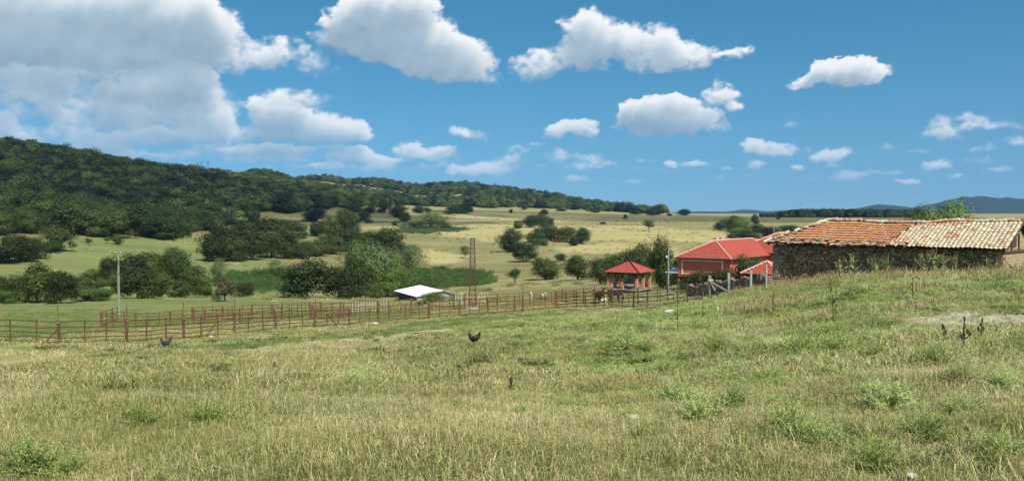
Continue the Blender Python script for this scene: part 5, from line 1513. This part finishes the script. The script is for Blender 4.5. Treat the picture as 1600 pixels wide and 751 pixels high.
grass_field('seed_stalks', 3600, 3.0, 30, stalk_p, 4, .7, 1.2, 4, lambda x, y, u, v, r: vnoise(x * .25, y * .25, 81) > -.35, 'thin straw coloured seed stalks in the foreground')
grass_field('withered_weeds', 2600, 4.0, 60, brown_p, 2, .7, 1.3, 5, lambda x, y, u, v, r: vnoise(x * .22, y * .22, 82) + .5 * vnoise(x * .9, y * .9, 83) > .22, 'brown withered weeds scattered over the slope')

def weed_mesh(seed, n=125, h=.5, w=.62, lw=.0085, leaves=24):
    """low mounded herb: fine branching stems from the root, each crowded with narrow leaflets"""
    r = random.Random(seed); mb = MB()
    for _ in range(n):
        a = r.uniform(0, 2 * PI); cz = r.uniform(.12, 1); sz = math.sqrt(1 - cz * cz); L_ = h * r.uniform(.6, 1.12)
        d = Vector((math.cos(a) * sz * w / h, math.sin(a) * sz * w / h, cz))
        root = Vector((r.uniform(-.16, .16), r.uniform(-.16, .16), 0)); tip = root + d * L_; mid_ = root.lerp(tip, .5) + Vector((r.gauss(0, .03), r.gauss(0, .03), .03))
        mb.tube([root, mid_, tip], [lw * .6, lw * .5, lw * .25], 3, False)
        for k in range(leaves):
            t = r.uniform(.2, 1.0) ** .7; p = root.lerp(mid_, t * 2) if t < .5 else mid_.lerp(tip, t * 2 - 1)
            b = r.uniform(0, 2 * PI); q = p + Vector((math.cos(b), math.sin(b), r.uniform(-.2, .9))) * r.uniform(.025, .07)
            s = Vector((-math.sin(b), math.cos(b), r.uniform(-.5, .5))) * lw * r.uniform(.6, 1.2)
            mb.add([p - s * .4, p.lerp(q, .5) - s, q, p.lerp(q, .5) + s], [(0, 1, 2, 3)])
    return mb.mesh('weed')
weed_m = [weed_mesh(s) for s in (1, 2, 3)]
for m_ in weed_m: m_.materials.append(M['weed'])
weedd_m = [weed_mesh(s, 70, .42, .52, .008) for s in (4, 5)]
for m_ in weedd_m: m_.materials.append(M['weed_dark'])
def weed(u, v, wp, hp_, label, dark=False, grp='pale green weed clumps in the foreground slope'):
    p = gpos(u, v, 3); k = int(u) % (2 if dark else 3)
    o = bpy.data.objects.new('weed_clump', (weedd_m if dark else weed_m)[k]); COL.objects.link(o)
    o.location = p; s = wp * p.y / F / 1.02; o.scale = (s, s, hp_ * p.y / F / .5 * 1.22); o.rotation_euler = (0, 0, u * 1.7)
    return tag(o, label, 'weed', grp)
W = [(980,548,56,34,'pale green weed clump right of the black hen, where the slope starts to rise'),
 (1012,556,40,24,'pale green weed clump just right of the one nearest the hen'),
 (1120,556,48,34,'pale green weed clump below the flat pale stone on the slope'),
 (1092,520,34,20,'small pale weed clump under the end of the wooden fence'),
 (1255,560,66,42,'broad pale green weed clump, left half of the bank below the rock outcrop'),
 (1315,562,70,44,'broad pale green weed clump, right half of the bank below the rock outcrop'),
 (1370,566,54,34,'pale green weed clump trailing right from the broad bank of weeds'),
 (1290,530,60,26,'low pale weed clump above the broad bank of weeds'),
 (1462,575,64,38,'pale green weed clump under the rock outcrop at the right'),
 (1505,600,52,34,'pale green weed clump below the clump under the rock outcrop'),
 (1062,628,66,40,'pale green weed clump above the two flat white slabs'),
 (1090,668,88,54,'large pale green weed clump right of the two flat white slabs'),
 (1145,640,60,38,'pale green weed clump behind the large one beside the slabs'),
 (1235,690,84,60,'large pale weed clump with dark heart in the lower right foreground'),
 (1290,700,70,46,'pale green weed clump right of the one with a dark heart'),
 (1390,640,86,46,'wide pale weed clump in the middle of the right foreground'),
 (1450,690,76,46,'pale green weed clump in the lower right, third from the corner'),
 (1370,735,80,46,'pale green weed clump at the bottom edge of the right foreground'),
 (1560,715,70,46,'pale green weed clump near the lower right corner'),
 (1500,650,64,40,'pale weed clump above the one near the lower right corner'),
 (1570,610,60,36,'pale weed clump at the right edge below the rock outcrop'),
 (40,742,96,60,'large pale green weed clump in the lower left corner'),
 (110,745,70,36,'low weed clump right of the large one in the lower left corner'),
 (325,668,84,40,'pale bluish weed clump in the left foreground, the right of a pair'),
 (215,668,66,34,'pale bluish weed clump in the left foreground, the left of a pair'),
 (170,588,22,16,'small weed clump in the left slope, below the pipe fence'),
 (560,612,30,22,'small green weed clump in the middle of the slope, left of the hen'),
 (815,652,32,24,'small green weed clump in the central foreground'),
 (700,590,28,16,'small pale weed clump straight below the black hen'),
 (1040,590,50,30,'pale weed clump between the hen side clumps and the white slabs'),
 (1200,600,54,30,'pale weed clump left of the broad bank, lower down the slope'),
]
for q in W: weed(*q)
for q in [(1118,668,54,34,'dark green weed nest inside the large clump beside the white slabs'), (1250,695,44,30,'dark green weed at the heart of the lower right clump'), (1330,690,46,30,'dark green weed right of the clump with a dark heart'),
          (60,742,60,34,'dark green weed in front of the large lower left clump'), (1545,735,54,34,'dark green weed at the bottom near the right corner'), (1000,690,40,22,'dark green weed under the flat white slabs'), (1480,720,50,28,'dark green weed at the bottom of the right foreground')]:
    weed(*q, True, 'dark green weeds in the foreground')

# tall thistles: stem with branches, spiny leaves, flower heads
def thistle(u, v, hp_, kind, label, y=None, grp=None):
    p = gpos(u, v, 5) if y is None else at(u, v, y)
    if y is not None: p.z = H(p.x, p.y)
    h_ = hp_ * p.y / F; r = random.Random(int(u * 3 + v)); o = empty('thistle', p, r.uniform(0, 6)); tag(o, label, 'thistle', grp)
    mb = MB(); tips = []; lv = MB()
    nb = 7 if kind == 'green' else 4
    lean = Vector((r.gauss(0, .06), r.gauss(0, .06), 0)) * h_
    top = lean + Vector((0, 0, h_)); mb.tube([(0, 0, -.05), lean * .4 + Vector((0, 0, h_ * .5)), top], [.022, .018, .010], 5); tips.append(top)
    for k in range(nb):
        z = r.uniform(.25, .85); a = r.uniform(0, 2 * PI); s0 = lean * z + Vector((0, 0, h_ * z)); L_ = h_ * (1 - z) * r.uniform(.5, .9) + .08 * h_
        if kind != 'green': L_ *= .4
        e_ = s0 + Vector((math.cos(a) * L_ * .75, math.sin(a) * L_ * .75, L_ * .75)); mb.tube([s0, s0.lerp(e_, .5) - Vector((0, 0, .02 * h_)), e_], [.012, .010, .006], 4); tips.append(e_)
    n = 34 if kind == 'green' else 16
    for k in range(n):
        z = r.uniform(.02, .9); a = r.uniform(0, 2 * PI); p0 = lean * z + Vector((0, 0, h_ * z)); L_ = (.30 if kind == 'green' else .13) * h_ * (1.15 - z)
        q = p0 + Vector((math.cos(a) * L_, math.sin(a) * L_, L_ * r.uniform(.0, .8))); s = Vector((-math.sin(a), math.cos(a), 0)) * L_ * .16
        m_ = p0.lerp(q, .45); lv.add([p0, m_ - s, q, m_ + s], [(0, 1, 2, 3)])
    for t in tips[1:]:
        for k in range(5 if kind == 'green' else 2):
            a = r.uniform(0, 2 * PI); L_ = .11 * h_; p0 = t * r.uniform(.8, 1); q = p0 + Vector((math.cos(a) * L_, math.sin(a) * L_, r.uniform(-.3, .6) * L_)); s = Vector((-math.sin(a), math.cos(a), 0)) * L_ * .2; m_ = p0.lerp(q, .45)
            lv.add([p0, m_ - s, q, m_ + s], [(0, 1, 2, 3)])
    sm, lm, fm = (M['weed'], M['weed'], M['brownweed']) if kind == 'green' else (M['weed_dark'], M['weed_dark'], M['wood_dark'])
    mb.build('stem', sm, o); lv.build('leaf', lm, o)
    fh = MB()
    k_ = 1.0 if kind == 'green' else .62
    for t in tips: fh.tube([t - Vector((0, 0, .02)), t + Vector((0, 0, .015)), t + Vector((0, 0, .05)), t + Vector((0, 0, .07))], [.012 * k_, .034 * k_, .03 * k_, .008 * k_], 6)
    fh.build('flower_head', fm, o)
for u, v, hp_, y, lab in [(1312,440,38,52,'tall green thistle left of the pair before the barn wall'), (1334,440,44,51,'tallest bushy green thistle before the left half of the barn wall'), (1369,438,34,51,'slender green thistle before the middle of the barn wall'), (1388,438,34,51,'second slender green thistle before the middle of the barn wall'),
                          (1445,436,36,50,'green thistle, left stem of the dense stand before the right half of the barn'), (1460,436,44,50,'tallest green thistle of the dense stand before the right half of the barn'), (1474,436,36,50,'green thistle, right stem of the dense stand before the right half of the barn'), (1494,434,30,50,'lone green thistle right of the dense stand before the barn'), (1541,434,28,49,'small green thistle in the shadow edge near the right barn corner')]:
    thistle(u, v, hp_, 'green', lab, y, 'green thistles before the barn wall')
for u, v, hp_, lab in [(1505,546,46,'tall dark withered thistle in front of the rock outcrop, the middle of three'), (1477,537,26,'dark withered thistle in front of the rock outcrop, the left of three'), (1533,534,32,'dark withered thistle in front of the rock outcrop, the right of three'), (1059,522,58,'tall dark thistle standing by the flat grey boulder'),
                       (1208,492,34,'dark thistle on the slope under the barn corner'), (1302,506,42,'dark thistle on the mound above the broad weed bank'), (1298,468,28,'brown thistle on the mound close below the barn wall'), (1426,470,34,'dark brown thistle on the crest of the mound'),
                       (1140,468,30,'green brown thistle by the leaning grey post'), (1098,500,26,'dark thistle near the foot of the wooden corner post'), (430,585,16,'small dark thistle in the left slope'), (800,618,24,'dark thin thistle below the black hen to its right')]:
    thistle(u, v, hp_, 'dark', lab, None, 'dark thistles on the slope')

tall_p = [proto('tall_tuft', blades(rr, 26, .3, .18, .55, .016, .45, .35, True), M['stalk']) for _ in range(2)] + [proto('tall_tuft', blades(rr, 26, .3, .15, .45, .018, .5, .4), M['dry']) for _ in range(2)] + [proto('tall_tuft', blades(rr, 26, .3, .12, .42, .018, .5, .4), M['green']) for _ in range(2)]
grass_field('tall_grass', 9000, 24, 62, tall_p, 4, .6, 1.25, 6, lambda x, y, u, v, r: (u > 1130) & (vnoise(x * .3, y * .3, 84) + .5 * vnoise(x, y, 85) + np.clip((y - 36) / 14, -.5, .7) > .05), 'rough taller grass along the crest of the mound before the barn')
# soft masses: weeds nobody could count, the reed beds, scrub on the far fields
def region(n, y0, y1, seed, amax=.70):
    r = np.random.default_rng(seed); x, y = rand_region(n, y0, y1, amax, r); z = Hv(x, y); u, v = project(x, y, z); return r, x, y, z, u, v
def place(name, label, sel, r, x, y, z, protos, smin, smax, cat, zs=1.0):
    x, y, z = x[sel], y[sel], z[sel]; m = len(x); s = r.uniform(smin, smax, m) * np.clip(y / 16, .42, 1)
    o = scatter(name, np.stack([x, y, z], 1), np.stack([r.normal(0, .1, m), r.normal(0, .1, m), r.uniform(0, 6.28, m)], 1), np.stack([s, s, s * zs * r.uniform(.75, 1.2, m)], 1), r.integers(0, len(protos), m), protos)
    o['label'] = label; o['category'] = cat; return o
wp_ = [proto('weed_tuft', weed_mesh(s_, 34, .22, .36, .006, 20), M['weed']) for s_ in (11, 12, 13)]
r, x, y, z, u, v = region(26000, 4.5, 60, 91)
den = .55 * vnoise(x * .42, y * .42, 92) + .45 * vnoise(x * 1.1, y * 1.1, 93) + np.clip((u - 780) / 900, -.45, .40) - .02
on_rock = ((x - oc.x) / (ow * .6)) ** 2 + ((y - oc.y) / (od * .56)) ** 2 < 1
place('weeds', 'pale green leafy weeds scattered through the grass of the right slope', ~on_rock & (r.uniform(0, 1, len(x)) < np.clip((den - .04) * 2.2, 0, .8)), r, x, y, z, wp_, .45, 1.05, 'weeds')
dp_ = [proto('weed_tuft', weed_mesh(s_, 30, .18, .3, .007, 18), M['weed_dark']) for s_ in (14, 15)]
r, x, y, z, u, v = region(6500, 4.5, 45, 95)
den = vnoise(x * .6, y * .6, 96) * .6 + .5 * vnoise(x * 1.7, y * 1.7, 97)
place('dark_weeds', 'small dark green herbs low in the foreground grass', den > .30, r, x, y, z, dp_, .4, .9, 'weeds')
rp_ = [proto('reed', blades(rr, 60, .9, .8, 1.7, .05, .18, .2), M['reed']) for _ in range(3)]
r, x, y, z, u, v = region(60000, 120, 720, 98, .45)
inr = np.zeros(len(x), bool)
jx, jy = u + 14 * vnoise(x * .06, y * .06, 99) + r.normal(0, 5, len(x)), v + 4 * vnoise(x * .05, y * .05, 100) + r.normal(0, 1.3, len(x))
for k, p_ in enumerate(REEDS): inr |= inpoly(jx, jy, p_) & ((y > 150) | (k == 0))
place('reeds', 'dark green reed beds in the valley bottom', inr & (r.uniform(0, 1, len(x)) < .8), r, x, y, z, rp_, .8, 1.3, 'reeds')
sp_ = [proto('scrub', blades(rr, 50, .8, .25, .7, .05, .5, .3), M['scrub']) for _ in range(2)] + [proto('scrub', blades(rr, 50, .8, .2, .55, .05, .5, .3), M['dry']) for _ in range(2)]
r, x, y, z, u, v = region(26000, 105, 1100, 101, .62)
den = vnoise(x * .03, y * .05, 102) + .6 * vnoise(x * .11, y * .15, 103)
ok = (den > .25) & (u < 1200)
for p_ in REEDS: ok &= ~inpoly(u, v, p_)
place('scrub', 'rough tussocks and low scrub dotted over the far fields', ok & (v > np.interp(u, EDGE_U, EDGE_V) + 2), r, x, y, z, sp_, .7, 1.5, 'scrub')
# ------------------------------------------------------------------ light, sky, camera
SUN_EL = R(48)
SX, SY = .517, -.857            # horizontal direction towards the sun
sd = Vector((SX * math.cos(SUN_EL), SY * math.cos(SUN_EL), math.sin(SUN_EL))).normalized()
sl = bpy.data.lights.new('sun', 'SUN'); sl.energy = 5.0; sl.angle = R(.53); sl.color = (1.0, .95, .86)
so = bpy.data.objects.new('sun', sl); COL.objects.link(so)
so.rotation_euler = sd.to_track_quat('Z', 'Y').to_euler(); so.location = (60, -100, 120)

world = bpy.data.worlds.new('World'); scene.world = world; world.use_nodes = True
wt = world.node_tree; wn = wt.nodes; wn.clear(); WL = wt.links.new
def wnode(k, **kw):
    n = wn.new(k)
    for a, b in kw.items(): setattr(n, a, b)
    return n
def wset(s, v):
    if hasattr(v, 'links'): WL(v, s)
    else: s.default_value = v
def wm(op, a, b=0.0, c=None, clamp=False):
    n = wnode('ShaderNodeMath', operation=op, use_clamp=clamp); wset(n.inputs[0], a); wset(n.inputs[1], b)
    if c is not None: wset(n.inputs[2], c)
    return n.outputs[0]
def wv(op, a, b=(0, 0, 0), c=None):
    n = wnode('ShaderNodeVectorMath', operation=op); wset(n.inputs[0], a); wset(n.inputs[1], b)
    if c is not None: wset(n.inputs[2], c)
    return n
sky = wnode('ShaderNodeTexSky', sky_type='NISHITA', sun_disc=False)
sky.sun_elevation = SUN_EL; sky.sun_rotation = math.atan2(SX, SY); sky.air_density = 1.0; sky.dust_density = 2.5; sky.ozone_density = 4.0; sky.altitude = 300
# lookup direction stretched and raised to match image colours: the horizon is as deep as Nishita's sky some way up
tc = wnode('ShaderNodeTexCoord'); vm = wv('MULTIPLY_ADD', tc.outputs['Generated'], (1, 1, 1.2), (0, 0, .09)); WL(vm.outputs[0], sky.inputs[0])
hs = wnode('ShaderNodeHueSaturation'); hs.inputs['Saturation'].default_value = 1.3; hs.inputs['Hue'].default_value = .477; WL(sky.outputs[0], hs.inputs['Color'])
bg = wnode('ShaderNodeBackground'); bg.inputs[1].default_value = .104; WL(hs.outputs[0], bg.inputs[0])
CL = [  # photo u, v, half width, half height, weight
 (50,30,190,62,1.6),(235,30,130,62,1.6),(120,78,230,34,1.2),(-70,60,160,70,1.4),(305,62,72,52,1.2),(180,95,170,26,.9),
 (425,84,62,32,.62),(496,104,32,26,.45),(372,100,50,22,.5),(260,150,110,26,.6),(40,126,80,24,.9),(20,150,90,16,.6),(120,150,120,22,.5),(200,176,120,20,.5),(90,215,120,18,.5),(330,215,90,16,.5),
 (600,42,74,52,1.6),(540,54,50,36,1.0),(652,74,88,48,1.5),(712,92,62,38,1.0),(632,14,64,34,1.5),(690,112,76,20,.9),(758,124,26,14,.5),
 (830,106,38,26,.8),(920,56,48,46,1.3),(902,92,56,24,1.0),(972,76,44,32,1.1),(1040,78,38,36,1.3),(1084,90,44,24,1.1),(1150,91,28,12,.9),(1022,102,46,15,.9),
 (1000,182,40,30,1.4),(1040,186,66,36,1.6),(1062,166,28,20,1.3),(1092,196,40,24,1.3),(984,184,26,22,1.2),
 (1120,150,30,22,1.0),(1146,172,20,12,.8),
 (1320,116,66,25,1.4),(1298,114,44,22,1.3),(1362,114,34,21,1.2),(1254,130,30,10,.9),
 (868,206,26,16,1.2),(912,203,29,18,1.3),(872,246,22,13,.7),(926,248,34,13,.7),(952,260,20,9,.6),(895,280,30,7,.45),
 (1474,195,28,19,.6),(1520,192,24,18,.7),(1490,208,64,10,.6),(1560,202,36,12,.35),
 (1210,233,50,15,1.0),(1176,228,18,11,.8),(1292,244,32,12,1.0),(1186,258,19,9,.9),(1250,265,15,7,.8),(1330,269,34,7,.5),(1465,258,20,9,.8),(1420,284,26,7,.6),(1090,256,25,8,.9),(1045,257,17,6,.7),(1380,230,18,9,.35),(1232,190,18,8,.3),
 (640,234,26,16,.9),(682,239,38,13,.9),(735,210,28,10,.6),(756,268,46,14,.9),(724,271,24,9,.7),(806,238,22,12,.4),(796,254,28,10,.7),(662,267,20,9,.6),
 (286,134,66,30,1.1),(300,120,42,22,1.0),(215,150,60,20,.7),(460,156,64,18,.8),(478,202,92,28,1.3),(432,186,44,26,1.1),(394,168,20,18,.9),(545,206,38,22,1.0),
 (112,200,38,25,.9),(84,170,18,18,.7),(12,196,32,24,.9),(34,220,36,12,.7),(190,186,56,24,.7),(225,214,84,14,.9),(290,186,56,24,.7),(342,194,32,24,.8),
 (400,240,56,13,.8),(440,238,46,11,.8),(545,250,44,12,.8),(590,254,32,13,.8),(350,238,70,12,.7),(250,242,70,12,.7),(560,268,60,8,.5),(160,228,70,14,.7),(70,236,70,12,.6),
 (160,232,60,7,.6),(215,240,50,6,.6),(300,246,60,6,.6),(380,252,50,6,.6),(455,250,44,7,.6),(500,262,40,6,.6),(570,240,26,8,.6),(620,250,30,6,.5),(700,262,24,6,.5),(840,225,20,7,.4),(905,262,30,7,.6),(1005,250,20,6,.5),(1130,262,16,5,.5),(1225,250,16,5,.5),(1300,258,16,5,.5),(1345,246,14,5,.4),(1400,268,22,5,.5),(1490,272,26,5,.4),(1560,262,30,6,.45),(1585,222,26,8,.45),
 (150,128,150,30,.7),(60,175,120,26,.5),(280,210,120,22,.5),(60,118,130,14,.45),(300,165,110,12,.4),(150,246,120,9,.5),(420,215,80,8,.4),(520,236,60,8,.45),(610,262,50,7,.45),(700,252,40,7,.4),(850,265,40,6,.35),(1010,270,50,6,.35),(980,286,50,5,.3),(1150,276,50,5,.3),(1290,276,60,6,.35),(1500,250,60,7,.35),(1540,232,40,7,.35),(1370,262,40,6,.35),(1430,236,30,6,.3),(470,262,70,7,.45),(330,258,80,7,.45),
 (-200,130,140,40,1),(-320,60,200,60,1.2),(1760,90,90,30,1),(1900,180,80,24,.9),(1700,40,60,24,.8),
]

def fbm(x, y, seed, oct=5, g=.5):
    o = 0; amp = 1; tot = 0
    for k in range(oct):
        o = o + amp * vnoise(x, y, seed + k); tot += amp; x = x * 2.03 + 3.1; y = y * 2.03 + 1.7; amp *= g
    return o / tot
def build_clouds(Rd=11500.0):
    az = np.radians(np.arange(-46, 46.01, .085)); el_ = np.radians(np.arange(-.6, 24, .085))
    A, E = np.meshgrid(az, el_, indexing='ij')
    # billowing outline: the cloud field is looked up at a direction nudged by noise, finer puffs toward the horizon
    k = 1 / (.35 + E * 5)
    wx = .016 * fbm(A * 30, E * 45, 1) + 0.0060 * fbm(A * 120, E * 160, 11, 4, .7)
    wy = .010 * fbm(A * 30, E * 45, 21) + .0055 * fbm(A * 120, E * 160, 31, 4, .7)
    wsc = np.clip(.45 + E * 4, .45, 1.3)
    Aw, Ew = A + wx * wsc, E + wy * wsc
    S = np.zeros_like(A); T = np.zeros_like(A)
    for u, v, ru, rv, w in CL:
        a, b = slopes(u, v); a0 = math.atan(a); e0 = math.atan(b * math.cos(a0))
        ra, re = 1.16 * ru / F * math.cos(a0) ** 2, 1.2 * rv / F * math.cos(a0)
        X, Y = (Aw - a0) / ra, (Ew - e0) / re
        Y = np.where(Y < 0, Y * 1.25, Y)                 # flatter bases
        q = np.clip(1 - X * X - Y * Y, 0, 1)
        S += q * w; T += q * w * Y
    n = fbm(A * 75, E * 100, 51, 6, .6)
    n2 = fbm(A * 34, E * 52, 61, 6, .62)
    D = np.clip((np.clip(S, 0, 1.5) * (1 + .75 * n2) + .55 * n * np.clip(S * 3, 0, 1) - .07), 0, None)
    # how much cloud lies between each point and the sun (upper right)
    occ = np.zeros_like(D); st = 1.25
    for i in range(1, 19):
        sx, sy = int(round(i * st * .45)), int(round(i * st * .9))
        sh = np.zeros_like(D); sh[:D.shape[0] - sx, :D.shape[1] - sy] = D[sx:, sy:]
        occ += sh * (1 / 18)
    V = np.stack([Rd * np.cos(E) * np.sin(A), Rd * np.cos(E) * np.cos(A), Rd * np.sin(E)], -1).reshape(-1, 3)
    na, ne = A.shape; idx = np.arange(na * ne).reshape(na, ne)
    q = np.stack([idx[:-1, :-1], idx[:-1, 1:], idx[1:, 1:], idx[1:, :-1]], -1)
    use = (np.maximum.reduce([D[:-1, :-1], D[1:, :-1], D[:-1, 1:], D[1:, 1:]]) > 0).ravel()
    q = q.reshape(-1, 4)[use]
    keep = np.unique(q); remap = np.zeros(na * ne, np.int64); remap[keep] = np.arange(len(keep)); q = remap[q]
    me = bpy.data.meshes.new('clouds')
    me.vertices.add(len(keep)); me.vertices.foreach_set('co', V[keep].astype(np.float32).ravel())
    me.loops.add(q.size); me.polygons.add(len(q))
    me.loops.foreach_set('vertex_index', q.ravel().astype(np.int32)); me.polygons.foreach_set('loop_start', np.arange(0, q.size, 4, dtype=np.int32))
    me.update(calc_edges=True)
    for nm, arr in (('dense', D), ('depth', occ), ('rise', T / (S + .2))):
        at_ = me.attributes.new(nm, 'FLOAT', 'POINT'); at_.data.foreach_set('value', arr.ravel()[keep].astype(np.float32))
    n = NT('painted_cumulus'); n.n.remove(n.b)
    dn_, dp, rs = n.attr('dense').outputs['Fac'], n.attr('depth').outputs['Fac'], n.attr('rise').outputs['Fac']
    nz = n.noise(.0042, 6, .62, n.pos())
    dd = n.math('MULTIPLY_ADD', n.math('SUBTRACT', nz, .5), .55, dn_)
    mr = n.new('ShaderNodeMapRange', interpolation_type='SMOOTHSTEP'); n.L(dd, mr.inputs[0]); mr.inputs[1].default_value = .02; n.L(n.math('MULTIPLY_ADD', rs, -.55, .92), mr.inputs[2])
    se = n.new('ShaderNodeSeparateXYZ'); n.L(n.pos(), se.inputs[0])
    lw = n.new('ShaderNodeMapRange', interpolation_type='SMOOTHSTEP'); n.L(se.outputs[2], lw.inputs[0]); lw.inputs[1].default_value = Rd * .015; lw.inputs[2].default_value = Rd * .15; lw.inputs[3].default_value = .55; lw.inputs[4].default_value = 1.0
    al = n.math('MULTIPLY', n.math('MULTIPLY', mr.outputs[0], lw.outputs[0]), .96)
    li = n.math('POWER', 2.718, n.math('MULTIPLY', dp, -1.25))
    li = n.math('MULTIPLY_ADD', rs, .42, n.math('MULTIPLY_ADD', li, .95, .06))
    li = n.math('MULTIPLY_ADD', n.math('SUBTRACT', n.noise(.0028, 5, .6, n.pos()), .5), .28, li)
    col = n.ramp(li, [(.05, (.30, .42, .52)), (.36, (.46, .57, .65)), (.68, (.73, .80, .84)), (1.0, (1.0, 1.0, 1.0))])  # sunlit tops and shaded bases painted into the glowing cloud colour
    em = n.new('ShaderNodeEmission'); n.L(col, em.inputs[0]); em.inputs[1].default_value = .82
    tr = n.new('ShaderNodeBsdfTransparent'); ms = n.new('ShaderNodeMixShader')
    n.L(al, ms.inputs[0]); n.L(tr.outputs[0], ms.inputs[1]); n.L(em.outputs[0], ms.inputs[2]); n.L(ms.outputs[0], n.out.inputs[0])
    n.m.cycles.emission_sampling = 'NONE'
    return tag(link('clouds', me, n.m), kind='structure')
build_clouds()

# unseen clouds added overhead to shade the wooded hill and the far field
def shade_cloud(ground, rx, ry, seed, alt=950, rot=0.0):
    g = Vector(ground); c = g + sd * ((alt - g.z) / sd.z)
    bm = bmesh.new(); bmesh.ops.create_icosphere(bm, subdivisions=5, radius=1.0)
    P = np.array([v.co for v in bm.verts])
    d = 1 + .28 * vnoise(P[:, 0] * 2.3 + 5, P[:, 1] * 2.3, seed) + .14 * vnoise(P[:, 0] * 6 + P[:, 2] * 4, P[:, 1] * 6, seed + 1)
    for v, k in zip(bm.verts, d):
        z = v.co.z * k; v.co = Vector((v.co.x * k * rx, v.co.y * k * ry, (z * 110 if z > 0 else z * 25)))
    me = bpy.data.meshes.new('cloud'); bm.to_mesh(me); bm.free()
    n = NT('shade_cloud_body'); n.n.remove(n.b)
    df = n.new('ShaderNodeBsdfDiffuse'); df.inputs[0].default_value = (.9, .9, .9, 1); tr = n.new('ShaderNodeBsdfTransparent'); ms = n.new('ShaderNodeMixShader')
    n.L(n.ramp(n.noise(.008, 4, .6, n.pos()), [(.3, .15), (.7, .50)]), ms.inputs[0]); n.L(tr.outputs[0], ms.inputs[1]); n.L(df.outputs[0], ms.inputs[2]); n.L(ms.outputs[0], n.out.inputs[0])
    o = link('cloud', me, n.m); o.location = c; o.rotation_euler = (0, 0, rot); tag(o, kind='structure')
shade_cloud((-430, 720, 30), 420, 230, 5, 950, .35)
shade_cloud((330, 1120, -4), 420, 190, 9, 1000, -.1)
wo = wnode('ShaderNodeOutputWorld'); WL(bg.outputs[0], wo.inputs[0])
world.cycles.sampling_method = 'MANUAL'; world.cycles.sample_map_resolution = 256

cam = bpy.data.cameras.new('camera'); co = bpy.data.objects.new('camera', cam); COL.objects.link(co)
cam.sensor_fit = 'HORIZONTAL'; cam.sensor_width = 36.0; cam.lens = 36.0 * F / 1600.0
co.location = (0, 0, 0); co.rotation_euler = (PI / 2 - PITCH, 0, 0)
cam.clip_start = .05; cam.clip_end = 30000
scene.camera = co

if HAZE:
    hb = MB(); hb.box((0, 4900, 215), (12400, 10400, 530))
    hm = bpy.data.materials.new('air'); hm.use_nodes = True; ht = hm.node_tree; ht.nodes.clear()
    ho = ht.nodes.new('ShaderNodeOutputMaterial'); pv = ht.nodes.new('ShaderNodeVolumePrincipled')
    pv.inputs['Color'].default_value = (.25, .54, 1.0, 1); pv.inputs['Density'].default_value = HAZE; pv.inputs['Anisotropy'].default_value = 0
    ht.links.new(pv.outputs[0], ho.inputs['Volume'])
    tag(hb.build('haze', hm), kind='stuff')

scene.render.engine = 'CYCLES'
scene.view_settings.view_transform = 'Standard'; scene.view_settings.look = 'None'
scene.view_settings.exposure = 0.32; scene.view_settings.gamma = 1.0
scene.cycles.max_bounces = 6; scene.cycles.diffuse_bounces = 2; scene.cycles.glossy_bounces = 1; scene.cycles.transmission_bounces = 2
scene.cycles.transparent_max_bounces = 4; scene.cycles.volume_bounces = 0
scene.cycles.caustics_reflective = False; scene.cycles.caustics_refractive = False
